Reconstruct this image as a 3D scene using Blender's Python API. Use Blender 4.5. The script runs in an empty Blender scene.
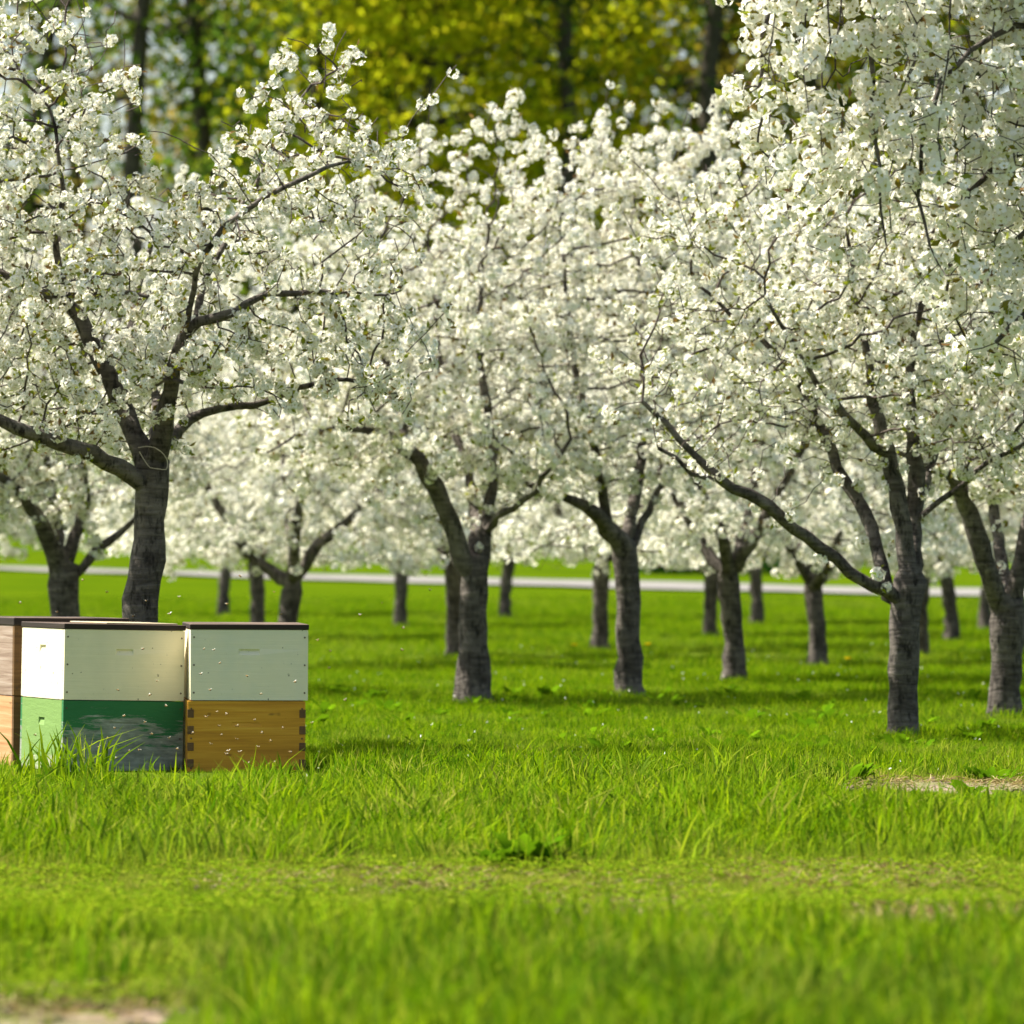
import bpy, bmesh, math, random
import numpy as np
from mathutils import Vector, Matrix

SC = bpy.context.scene
COL = SC.collection
F = 6000.0            # focal length in pixels of the 1024 px frame
H = 0.78              # camera height
HY = 540.0            # pixel row of eye level
R = math.radians

def P(px, py, D):
    return np.array([(px - 512.0) / F * D, D, H + (HY - py) / F * D])

# ---------------------------------------------------------------- helpers
def tag(o, label=None, cat=None, group=None, kind=None):
    if label: o['label'] = label
    if cat: o['category'] = cat
    if group: o['group'] = group
    if kind: o['kind'] = kind
    return o

def link(o, parent=None):
    COL.objects.link(o)
    if parent is not None: o.parent = parent
    return o

def empty(name, loc, rz=0.0):
    o = bpy.data.objects.new(name, None)
    o.location = loc; o.rotation_euler = (0, 0, rz)
    o.empty_display_size = 0.1
    COL.objects.link(o)
    return o

def mesh_np(name, V, faces, mats, smooth=False):
    """V (n,3); faces: list of (array (m,k), material slot)"""
    me = bpy.data.meshes.new(name)
    V = np.asarray(V, dtype=np.float32)
    me.vertices.add(len(V)); me.vertices.foreach_set('co', V.ravel())
    loops = np.concatenate([f.ravel() for f, _ in faces]).astype(np.int32)
    tot = np.concatenate([np.full(len(f), f.shape[1], np.int32) for f, _ in faces])
    mi = np.concatenate([np.full(len(f), m, np.int32) for f, m in faces])
    start = np.concatenate([[0], np.cumsum(tot)[:-1]]).astype(np.int32)
    me.loops.add(len(loops)); me.loops.foreach_set('vertex_index', loops)
    me.polygons.add(len(tot)); me.polygons.foreach_set('loop_start', start)
    try: me.polygons.foreach_set('loop_total', tot)
    except Exception: pass
    me.polygons.foreach_set('material_index', mi)
    if smooth: me.polygons.foreach_set('use_smooth', np.ones(len(tot), bool))
    for m in mats: me.materials.append(m)
    me.update(calc_edges=True)
    return me

def obj(name, me, parent=None):
    return link(bpy.data.objects.new(name, me), parent)

def copy_tree(o, parent=None):
    c = o.copy(); COL.objects.link(c)
    if parent is not None: c.parent = parent
    for ch in list(o.children): copy_tree(ch, c)
    return c

def bm_obj(name, bm, mats, parent=None, smooth=False):
    me = bpy.data.meshes.new(name)
    bmesh.ops.recalc_face_normals(bm, faces=bm.faces[:])
    bm.to_mesh(me); bm.free()
    if smooth:
        for p in me.polygons: p.use_smooth = True
    for m in mats: me.materials.append(m)
    return obj(name, me, parent)

def tube(pts, rad, n):
    """tube verts and quads along pts"""
    pts = np.asarray(pts, float); rad = np.asarray(rad, float)
    T = np.gradient(pts, axis=0); T /= np.linalg.norm(T, axis=1)[:, None] + 1e-9
    u = np.cross(T[0], [0.31, 0.87, 0.12]); u /= np.linalg.norm(u) + 1e-9
    a = np.arange(n) * 2 * math.pi / n
    rings = []
    for i in range(len(pts)):
        u = u - T[i] * np.dot(u, T[i]); u /= np.linalg.norm(u) + 1e-9
        w = np.cross(T[i], u)
        rings.append(pts[i] + rad[i] * (np.cos(a)[:, None] * u + np.sin(a)[:, None] * w))
    V = np.concatenate(rings)
    i = np.arange(len(pts) - 1)[:, None] * n; j = np.arange(n)[None, :]; k = (j + 1) % n
    Q = np.stack([i + j, i + k, i + n + k, i + n + j], -1).reshape(-1, 4)
    return V, Q

def unit(v): return v / (np.linalg.norm(v, axis=-1, keepdims=True) + 1e-9)

def rand_rot(n, rng):
    q = unit(rng.normal(size=(n, 4)))
    w, x, y, z = q.T
    return np.stack([1-2*(y*y+z*z), 2*(x*y-z*w), 2*(x*z+y*w),
                     2*(x*y+z*w), 1-2*(x*x+z*z), 2*(y*z-x*w),
                     2*(x*z-y*w), 2*(y*z+x*w), 1-2*(x*x+y*y)], -1).reshape(n, 3, 3)

_ph = np.random.default_rng(5)
_K = [( _ph.normal(size=2) * k, _ph.uniform(0, 6.28)) for k in (0.7, 1.1, 1.7, 2.6, 4.0, 6.0, 9.0)]
def fnoise(x, y, s=1.0):
    t = 0
    for (k, p) in _K: t = t + np.sin(s * (k[0] * x + k[1] * y) + p) / 1.9
    return t / 2.0                     # roughly -1..1

# ---------------------------------------------------------------- materials
def mat(name):
    m = bpy.data.materials.new(name); m.use_nodes = True
    nt = m.node_tree; nt.nodes.clear()
    out = nt.nodes.new('ShaderNodeOutputMaterial')
    return m, nt, out

def N(nt, t, **kw):
    n = nt.nodes.new(t)
    for k, v in kw.items():
        if k.startswith('i_'): n.inputs[k[2:].replace('_', ' ')].default_value = v
        else: setattr(n, k, v)
    return n

def ramp(nt, fac, stops):
    r = nt.nodes.new('ShaderNodeValToRGB')
    els = r.color_ramp.elements
    while len(els) < len(stops): els.new(0.5)
    for e, (p, c) in zip(els, stops):
        e.position = p; e.color = (*c, 1)
    nt.links.new(fac, r.inputs[0])
    return r.outputs[0]

def noise(nt, vec, scale, detail=4, rough=0.55, dist=0.0):
    n = N(nt, 'ShaderNodeTexNoise'); n.inputs['Scale'].default_value = scale
    n.inputs['Detail'].default_value = detail; n.inputs['Roughness'].default_value = rough
    n.inputs['Distortion'].default_value = dist
    if vec is not None: nt.links.new(vec, n.inputs['Vector'])
    return n.outputs['Fac']

def coords(nt, scale=(1, 1, 1), kind='Object'):
    tc = N(nt, 'ShaderNodeTexCoord'); mp = N(nt, 'ShaderNodeMapping')
    mp.inputs['Scale'].default_value = scale
    nt.links.new(tc.outputs[kind], mp.inputs[0]); return mp.outputs[0]

def mix(nt, fac, a, b):
    m = N(nt, 'ShaderNodeMix', data_type='RGBA')
    for s, v in ((0, fac), (6, a), (7, b)):
        if isinstance(v, (int, float)): m.inputs[s].default_value = v
        elif isinstance(v, tuple): m.inputs[s].default_value = (*v, 1)
        else: nt.links.new(v, m.inputs[s])
    return m.outputs[2]

def principled(nt, out, col, rough=0.7, bump=None, bstr=0.3, bdist=0.01, spec=0.3):
    b = N(nt, 'ShaderNodeBsdfPrincipled')
    b.inputs['Roughness'].default_value = rough
    b.inputs['Specular IOR Level'].default_value = spec
    if isinstance(col, tuple): b.inputs['Base Color'].default_value = (*col, 1)
    else: nt.links.new(col, b.inputs['Base Color'])
    if bump is not None:
        bp = N(nt, 'ShaderNodeBump'); bp.inputs['Strength'].default_value = bstr
        bp.inputs['Distance'].default_value = bdist
        nt.links.new(bump, bp.inputs['Height']); nt.links.new(bp.outputs[0], b.inputs['Normal'])
    nt.links.new(b.outputs[0], out.inputs[0])
    return b

def thin_leaf(name, stops, trans=0.4, gloss=0.0, boost=1.0, attr=None):
    """diffuse + translucent sheet whose colour varies from piece to piece"""
    m, nt, out = mat(name)
    g = N(nt, 'ShaderNodeNewGeometry')
    rnd = g.outputs['Random Per Island']
    c = ramp(nt, rnd, stops)
    if attr: c = attr(nt, c)
    d = N(nt, 'ShaderNodeBsdfDiffuse'); t = N(nt, 'ShaderNodeBsdfTranslucent')
    nt.links.new(c, d.inputs[0]); nt.links.new(c, t.inputs[0])
    mx = N(nt, 'ShaderNodeMixShader'); mx.inputs[0].default_value = trans
    nt.links.new(d.outputs[0], mx.inputs[1]); nt.links.new(t.outputs[0], mx.inputs[2])
    last = mx.outputs[0]
    if gloss:
        gl = N(nt, 'ShaderNodeBsdfGlossy'); gl.inputs['Roughness'].default_value = 0.5
        m2 = N(nt, 'ShaderNodeMixShader'); m2.inputs[0].default_value = gloss
        nt.links.new(last, m2.inputs[1]); nt.links.new(gl.outputs[0], m2.inputs[2]); last = m2.outputs[0]
    nt.links.new(last, out.inputs[0])
    return m

M = {}
M['petal'] = thin_leaf('petal', [(0, (.83, .79, .65)), (.5, (.89, .87, .76)), (1, (.90, .90, .84))], 0.29)
M['flower_eye'] = thin_leaf('flower_eye', [(0, (.36, .34, .06)), (1, (.52, .46, .12))], 0.3)
M['young_leaf'] = thin_leaf('young_leaf', [(0, (.15, .08, .025)), (.22, (.20, .15, .015)), (.45, (.18, .21, .010)), (1, (.28, .32, .015))], 0.4, 0.03)
M['weed_leaf'] = thin_leaf('weed_leaf', [(0, (.075, .17, .004)), (1, (.14, .26, .005))], 0.35, 0.0)

def bark(name, dark, light, amt):
    m, nt, out = mat(name)
    v1 = coords(nt, (9, 9, 60)); v2 = coords(nt, (6, 6, 5)); v3 = coords(nt, (40, 40, 14))
    band = noise(nt, v1, 1.0, 5, .6, .6); patch = noise(nt, v2, 1.3, 4, .6); crack = noise(nt, v3, 1.0, 5, .65)
    c1 = ramp(nt, band, [(.35, dark), (.62, tuple(.55*d+.45*l for d, l in zip(dark, light))), (.8, light)])
    c2 = ramp(nt, patch, [(.45, dark), (.7, light)])
    c = mix(nt, amt, c1, c2)
    c = mix(nt, ramp(nt, crack, [(.35, (1, 1, 1)), (.5, (0, 0, 0))]), c, tuple(.45*d for d in dark))
    ad = N(nt, 'ShaderNodeMath', operation='ADD'); nt.links.new(band, ad.inputs[0]); nt.links.new(crack, ad.inputs[1])
    principled(nt, out, c, .85, ad.outputs[0], .9, .012, .2)
    return m
M['bark'] = bark('cherry_bark', (.046, .037, .031), (.30, .26, .22), .4)
M['twig'] = bark('twig_bark', (.060, .044, .038), (.15, .12, .10), .4)
M['wood_bark'] = bark('forest_bark', (.05, .042, .03), (.14, .115, .08), .5)

# grass blade: tint comes from every tuft
def grass_attr(nt, c):
    a = N(nt, 'ShaderNodeAttribute', attribute_type='INSTANCER', attribute_name='tint')
    oi = N(nt, 'ShaderNodeObjectInfo')
    c2 = mix(nt, oi.outputs['Random'], c, (.20, .29, .003))
    b = N(nt, 'ShaderNodeMix', data_type='RGBA', blend_type='MIX'); b.inputs[0].default_value = .35
    nt.links.new(c, b.inputs[6]); nt.links.new(c2, b.inputs[7])
    tn = N(nt, 'ShaderNodeAttribute', attribute_type='INSTANCER', attribute_name='tone')
    dk = mix(nt, tn.outputs['Fac'], b.outputs[2], (.022, .105, .002))
    return mix(nt, a.outputs['Fac'], dk, (.44, .40, .08))
M['grass'] = thin_leaf('grass_blade', [(0, (.025, .09, .001)), (.35, (.078, .21, .001)), (.65, (.17, .32, .001)), (.88, (.31, .42, .003)), (1, (.46, .44, .06))], 0.40, 0.0, attr=grass_attr)

def ground_mat():
    m, nt, out = mat('orchard_floor')
    v = coords(nt)
    n1 = noise(nt, v, .55, 5, .6); n2 = noise(nt, v, 9, 5, .7)
    g = ramp(nt, n1, [(.3, (.055, .105, .004)), (.55, (.085, .145, .005)), (.75, (.12, .18, .008))])
    s = ramp(nt, n2, [(.3, (.04, .05, .012)), (.55, (.10, .12, .02)), (.75, (.24, .19, .10))])
    sp = N(nt, 'ShaderNodeSeparateXYZ'); nt.links.new(v, sp.inputs[0])
    mr = N(nt, 'ShaderNodeMapRange'); nt.links.new(sp.outputs[1], mr.inputs[0])
    mr.inputs[1].default_value = 45; mr.inputs[2].default_value = 75; mr.inputs[3].default_value = .4; mr.inputs[4].default_value = .06
    g2 = ramp(nt, n1, [(.3, (.042, .082, .001)), (.55, (.058, .10, .001)), (.75, (.078, .115, .002))])
    g = mix(nt, mr.outputs[0], g2, g)
    c = mix(nt, mr.outputs[0], g, s)
    principled(nt, out, c, 1.0, n2, .6, .03, 0.0)
    return m
M['ground'] = ground_mat()

def soil_mat(name, a, b):
    m, nt, out = mat(name)
    v = coords(nt); n2 = noise(nt, v, 22, 6, .7); n1 = noise(nt, v, 3, 4, .6)
    c = ramp(nt, n2, [(.3, a), (.65, b)])
    c = mix(nt, ramp(nt, n1, [(.45, (0, 0, 0)), (.7, (.7, .7, .7))]), c, (.16, .20, .04))
    principled(nt, out, c, .95, n2, 1.0, .03, .1); return m
M['soil'] = soil_mat('dry_soil', (.13, .09, .06), (.42, .32, .23))
def road_mat():
    m, nt, out = mat('pale_gravel'); v = coords(nt)
    c = ramp(nt, noise(nt, v, 1.2, 6, .7), [(.3, (.17, .16, .145)), (.7, (.24, .23, .21))])
    principled(nt, out, c, .9, noise(nt, v, 30, 4, .7), .5, .02, .2); return m
M['road'] = road_mat()

def paint_mat(name, base, worn, wear, tint, grain=(3, 3, 60)):
    m, nt, out = mat(name)
    g = noise(nt, coords(nt, grain), 1.0, 5, .6)
    b = noise(nt, coords(nt, (5, 5, 5)), 1.0, 5, .6)
    sp = noise(nt, coords(nt, (60, 60, 60)), 1.0, 2, .5)
    c = mix(nt, ramp(nt, b, [(.4, (0, 0, 0)), (.7, (1, 1, 1))]), base, tint)
    w = ramp(nt, g, [(wear, (0, 0, 0)), (wear + .07, (1, 1, 1))])
    c = mix(nt, w, c, worn)
    c = mix(nt, ramp(nt, sp, [(.27, (1, 1, 1)), (.31, (0, 0, 0))]), c, tuple(.35 * x for x in worn))
    principled(nt, out, c, .6, g, .35, .004, .3)
    return m
M['cream'] = paint_mat('cream_paint', (.80, .71, .49), (.55, .46, .30), .69, (.70, .64, .44))
M['cream_cool'] = paint_mat('pale_cool_paint', (.76, .69, .50), (.54, .47, .34), .69, (.66, .64, .49))
def green_mat(name, paint, bare, lo, hi, soft, thr):
    """old green paint, worn to grey wood towards the lower boards"""
    m, nt, out = mat(name)
    tc = N(nt, 'ShaderNodeTexCoord'); sx = N(nt, 'ShaderNodeSeparateXYZ'); nt.links.new(tc.outputs['Object'], sx.inputs[0])
    mr = N(nt, 'ShaderNodeMapRange'); nt.links.new(sx.outputs[2], mr.inputs[0])
    mr.inputs[1].default_value = lo; mr.inputs[2].default_value = hi
    g = noise(nt, coords(nt, (3.5, 3.5, 26)), 1.0, 8, .72, .2)
    ad = N(nt, 'ShaderNodeMath', operation='MULTIPLY_ADD'); nt.links.new(g, ad.inputs[0]); ad.inputs[1].default_value = soft
    sb = N(nt, 'ShaderNodeMath', operation='SUBTRACT'); nt.links.new(mr.outputs[0], sb.inputs[0]); sb.inputs[1].default_value = soft / 2; nt.links.new(sb.outputs[0], ad.inputs[2]); mr.clamp = False
    w = ramp(nt, ad.outputs[0], [(thr - .07, (1, 1, 1)), (thr + .05, (0, 0, 0))])
    g2 = noise(nt, coords(nt, (14, 14, 60)), 1.0, 5, .7)
    bc = ramp(nt, g2, [(.3, tuple(.45 * x for x in bare)), (.55, bare), (.75, tuple(min(1, 1.7 * x) for x in bare))])
    pc = mix(nt, g2, paint, tuple(1.35 * x for x in paint))
    principled(nt, out, mix(nt, w, pc, bc), .75, g2, .5, .004, .25)
    return m
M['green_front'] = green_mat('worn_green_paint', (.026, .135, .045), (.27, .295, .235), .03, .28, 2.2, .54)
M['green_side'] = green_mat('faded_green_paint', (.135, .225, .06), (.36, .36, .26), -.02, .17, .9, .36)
def timber(name, a, b, c_):
    m, nt, out = mat(name)
    g = noise(nt, coords(nt, (2.2, 2.2, 55)), 1.0, 6, .6, .4); k = noise(nt, coords(nt, (12, 12, 22)), 1.0, 2, .4)
    col = ramp(nt, g, [(.3, a), (.5, b), (.7, c_)])
    col = mix(nt, ramp(nt, k, [(.25, (1, 1, 1)), (.32, (0, 0, 0))]), col, tuple(.25 * x for x in a))
    principled(nt, out, col, .6, g, .4, .004, .3)
    return m
M['honey_wood'] = timber('honey_timber', (.40, .17, .010), (.56, .26, .018), (.66, .35, .035))
M['end_grain_and_shade'] = timber('dark_end_grain_and_shade', (.08, .04, .014), (.13, .065, .022), (.18, .095, .034))  # joint ends; its dark tone also paints shade on the cut-off hive's front
M['lid_edge'] = timber('dark_lid_edge', (.012, .007, .005), (.022, .012, .008), (.04, .023, .014))
M['lid_dark'] = timber('weathered_lid', (.07, .045, .03), (.12, .08, .055), (.18, .13, .09))
M['lid_top'] = timber('pale_lid_board', (.38, .30, .18), (.50, .41, .26), (.58, .50, .34))
M['grey_wood'] = timber('weathered_board', (.16, .10, .07), (.28, .20, .15), (.42, .34, .28))
M['pink_wood'] = timber('bare_pine', (.36, .17, .07), (.48, .26, .12), (.56, .36, .20))
M['scoop'] = timber('scoop_wood', (.52, .44, .16), (.64, .56, .26), (.7, .62, .36))
def flat(name, col, rough=.6, spec=.3):
    m, nt, out = mat(name)
    c = ramp(nt, noise(nt, coords(nt), 40, 3), [(.3, tuple(.8 * x for x in col)), (.7, tuple(min(1, 1.15 * x) for x in col))])
    principled(nt, out, c, rough, None, 0, 0, spec); return m
M['bee'] = flat('bee_fuzz', (.38, .22, .06)); M['bee_dark'] = flat('bee_band', (.05, .03, .015))
M['wing'] = thin_leaf('bee_wing', [(0, (.55, .52, .42)), (1, (.68, .64, .52))], .5, .08)
M['dandelion'] = thin_leaf('dandelion_floret', [(0, (.80, .60, .01)), (1, (.88, .72, .02))], .2)
M['nail'] = flat('rusty_nail', (.10, .06, .04))
M['twine'] = flat('pale_twine', (.55, .47, .36))

# ---------------------------------------------------------------- terrain
def gz(x, y):
    x = np.asarray(x, float); y = np.asarray(y, float)
    t = (y - 78) / 6.0
    rise = .02 * 6.0 * np.log1p(np.exp(np.clip(t, -30, 30))) + np.where(t > 30, .02 * (y - 78 - 180), 0)
    near = np.exp(-((y - 13.4) / 1.2) ** 2) * -.012
    return rise + near + .012 * fnoise(x, y, .45)

def grid_mesh(name, xs, ys, m, dz=0.0):
    X, Y = np.meshgrid(xs, ys); V = np.stack([X, Y, gz(X, Y) + dz], -1).reshape(-1, 3)
    nx = len(xs); i = np.arange(len(ys) - 1)[:, None] * nx; j = np.arange(nx - 1)[None, :]
    Q = np.stack([i + j, i + j + 1, i + nx + j + 1, i + nx + j], -1).reshape(-1, 4)
    return mesh_np(name, V, [(Q, 0)], [m], True)

xs = np.concatenate([[-900, -400, -200, -120, -80], np.linspace(-50, 50, 101), [80, 120, 200, 400, 900]])
ys = np.concatenate([[-60, -20], np.arange(-5, 60, .5), np.arange(60, 140, 1.5), np.linspace(140, 240, 30), [300, 400, 600, 1200]])
tag(obj('ground', grid_mesh('ground', xs, ys, M['ground'])), kind='structure')

# pale gravel road crossing behind the orchard
def road():
    a = np.array([(1000 - 512) / F * 77.5, 77.5]); b = np.array([(0 - 512) / F * 94, 94.])
    d = (b - a) / np.linalg.norm(b - a); n = np.array([-d[1], d[0]]); n = n if n[1] > 0 else -n
    V = []; L = np.linspace(-70, 70, 90); W = np.linspace(-1, 1, 7)
    for l in L:
        for w in W:
            hw = 1.3 - .7 * max(-1.2, min(1, l / 11)); p = (a + b) / 2 + d * l + n * (w * hw + .12 * math.sin(l * 1.3) * (abs(w) > .9))
            V.append((p[0], p[1], float(gz(p[0], p[1])) + .03))
    nx = 7; i = np.arange(89)[:, None] * nx; j = np.arange(6)[None, :]
    Q = np.stack([i + j, i + j + 1, i + nx + j + 1, i + nx + j], -1).reshape(-1, 4)
    return mesh_np('road', V, [(Q, 0)], [M['road']], True)
tag(obj('road', road()), kind='structure')

# bare soil patches: (centre px, row, half width m, half depth m)
SOIL = [(955, 790, .32, .55), (50, 1030, .20, .42), (140, 1020, .07, .22)]
patches = []
for k, (px, py, a, b) in enumerate(SOIL):
    D = F * H / (py - HY); cx = (px - 512) / F * D
    patches.append((cx, D, a, b))
    rng = np.random.default_rng(80 + k); th = np.linspace(0, 2 * math.pi, 48, endpoint=False)
    r = 1 + sum(rng.uniform(-.16, .16) * np.sin(q * th + rng.uniform(0, 6)) for q in (2, 3, 5, 7, 9))
    V = [(cx, D, float(gz(cx, D)) + .009)]
    for f in (.5, 1.0):
        for t, q in zip(th, r):
            x = cx + a * q * f * math.cos(t); y = D + b * q * f * math.sin(t); V.append((x, y, float(gz(x, y)) + .009 - .012 * (f == 1.0)))
    i = np.arange(48); j = (i + 1) % 48
    T = np.stack([np.zeros(48, int), 1 + i, 1 + j], -1); Q = np.stack([1 + i, 49 + i, 49 + j, 1 + j], -1)
    tag(obj('dirt_path', mesh_np('dirt_path', V, [(T, 0), (Q, 0)], [M['soil']], True)), kind='structure')

# ---------------------------------------------------------------- blossom clusters
def flower(rng, size):
    """five cupped petals and a small eye, facing +z"""
    V = []; Q = []; E = []
    for k in range(5):
        a = k * 2 * math.pi / 5 + rng.uniform(-.12, .12); cup = rng.uniform(.1, .55)
        L = size * rng.uniform(.9, 1.1); w = L * .46
        d = np.array([math.cos(a), math.sin(a), 0]); s = np.array([-math.sin(a), math.cos(a), 0]); z = np.array([0, 0, 1.])
        b = len(V)
        V += [d * L * .08, d * L * .62 + s * w + z * L * cup * .55, d * L * 1.0 + z * L * cup * .75 + s * rng.uniform(-.1, .1) * L,
              d * L * .62 - s * w + z * L * cup * .55]
        Q.append((b, b + 3, b + 2, b + 1))
    b = len(V); e = size * .30
    for k in range(3):
        a = k * 2.0944; V.append(np.array([e * math.cos(a), e * math.sin(a), size * .16]))
    E.append((b, b + 1, b + 2))
    return np.array(V), np.array(Q), np.array(E)

def frame_to(n):
    n = n / np.linalg.norm(n); t = np.cross(n, [.3, .5, .8]); t /= np.linalg.norm(t)
    return np.stack([t, np.cross(n, t), n], 1)

def cluster_template(seed, nf):
    rng = np.random.default_rng(seed); V = []; Q = []; E = []; o = 0
    g = math.pi * (3 - math.sqrt(5)); ph = rng.uniform(0, 6)
    for i in range(nf):
        zz = 1 - (i + .5) * 1.7 / nf; rr = math.sqrt(max(0, 1 - zz * zz)); a = g * i + ph
        n = np.array([rr * math.cos(a), rr * math.sin(a), zz]) + rng.normal(size=3) * .15
        n /= np.linalg.norm(n)
        v, q, e = flower(rng, .0125 * rng.uniform(.85, 1.15))
        v = v @ frame_to(n + rng.normal(size=3) * .25).T + n * .0185 * rng.uniform(.85, 1.15)
        V.append(v); Q.append(q + o); E.append(e + o); o += len(v)
    return np.concatenate(V), np.concatenate(Q), np.concatenate(E)
TEMPL = [cluster_template(100 + k, n) for k, n in enumerate((10, 11, 12, 9, 7))]
TEMPL_S = [cluster_template(200 + k, n) for k, n in enumerate((7, 8, 6))]

def blossoms_mesh(name, pos, scale, rng, templ):
    V = []; Q = []; E = []; o = 0
    pick = rng.integers(0, len(templ), len(pos))
    for t, (v, q, e) in enumerate(templ):
        k = np.where(pick == t)[0]
        if len(k) == 0: continue
        Rm = rand_rot(len(k), rng)
        vv = np.einsum('nij,mj->nmi', Rm, v) * scale[k][:, None, None] + pos[k][:, None, :]
        off = o + np.arange(len(k))[:, None, None] * len(v)
        V.append(vv.reshape(-1, 3)); Q.append((q[None] + off).reshape(-1, 4)); E.append((e[None] + off).reshape(-1, 3))
        o += len(k) * len(v)
    return mesh_np(name, np.concatenate(V), [(np.concatenate(Q), 0), (np.concatenate(E), 1)], [M['petal'], M['flower_eye']])

def leaves_mesh(name, pos, L, rng, m, fold=.25):
    n = len(pos); d = unit(rng.normal(size=(n, 3)) + [0, 0, .35]); s = unit(np.cross(d, rng.normal(size=(n, 3)))); u = np.cross(d, s)
    L = L[:, None]; w = L * .24
    V = np.stack([pos, pos + d * L * .5 + s * w + u * L * fold * .4, pos + d * L - u * L * .1, pos + d * L * .5 - s * w + u * L * fold * .4], 1).reshape(-1, 3)
    b = np.arange(n)[:, None] * 4
    T = np.concatenate([b + [0, 1, 2], b + [0, 2, 3]])
    return mesh_np(name, V, [(T, 0)], [m])

# ---------------------------------------------------------------- cherry trees
def resample(pts, rad, step, rng, wob):
    pts = np.asarray(pts, float); rad = np.asarray(rad, float)
    # Catmull-Rom smoothing
    Pp = np.concatenate([[2 * pts[0] - pts[1]], pts, [2 * pts[-1] - pts[-2]]])
    out = []; ro = []
    for i in range(len(pts) - 1):
        n = max(1, int(np.linalg.norm(pts[i + 1] - pts[i]) / step))
        for k in range(n):
            t = k / n; a, b, c, d = Pp[i:i + 4]
            out.append(.5 * (2 * b + (c - a) * t + (2 * a - 5 * b + 4 * c - d) * t * t + (3 * b - a - 3 * c + d) * t ** 3))
            ro.append(rad[i] * (1 - t) + rad[i + 1] * t)
    out.append(pts[-1]); ro.append(rad[-1])
    out = np.array(out)
    if len(out) > 3: out[1:-1] += rng.normal(size=(len(out) - 2, 3)) * wob
    return out, np.array(ro)

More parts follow.
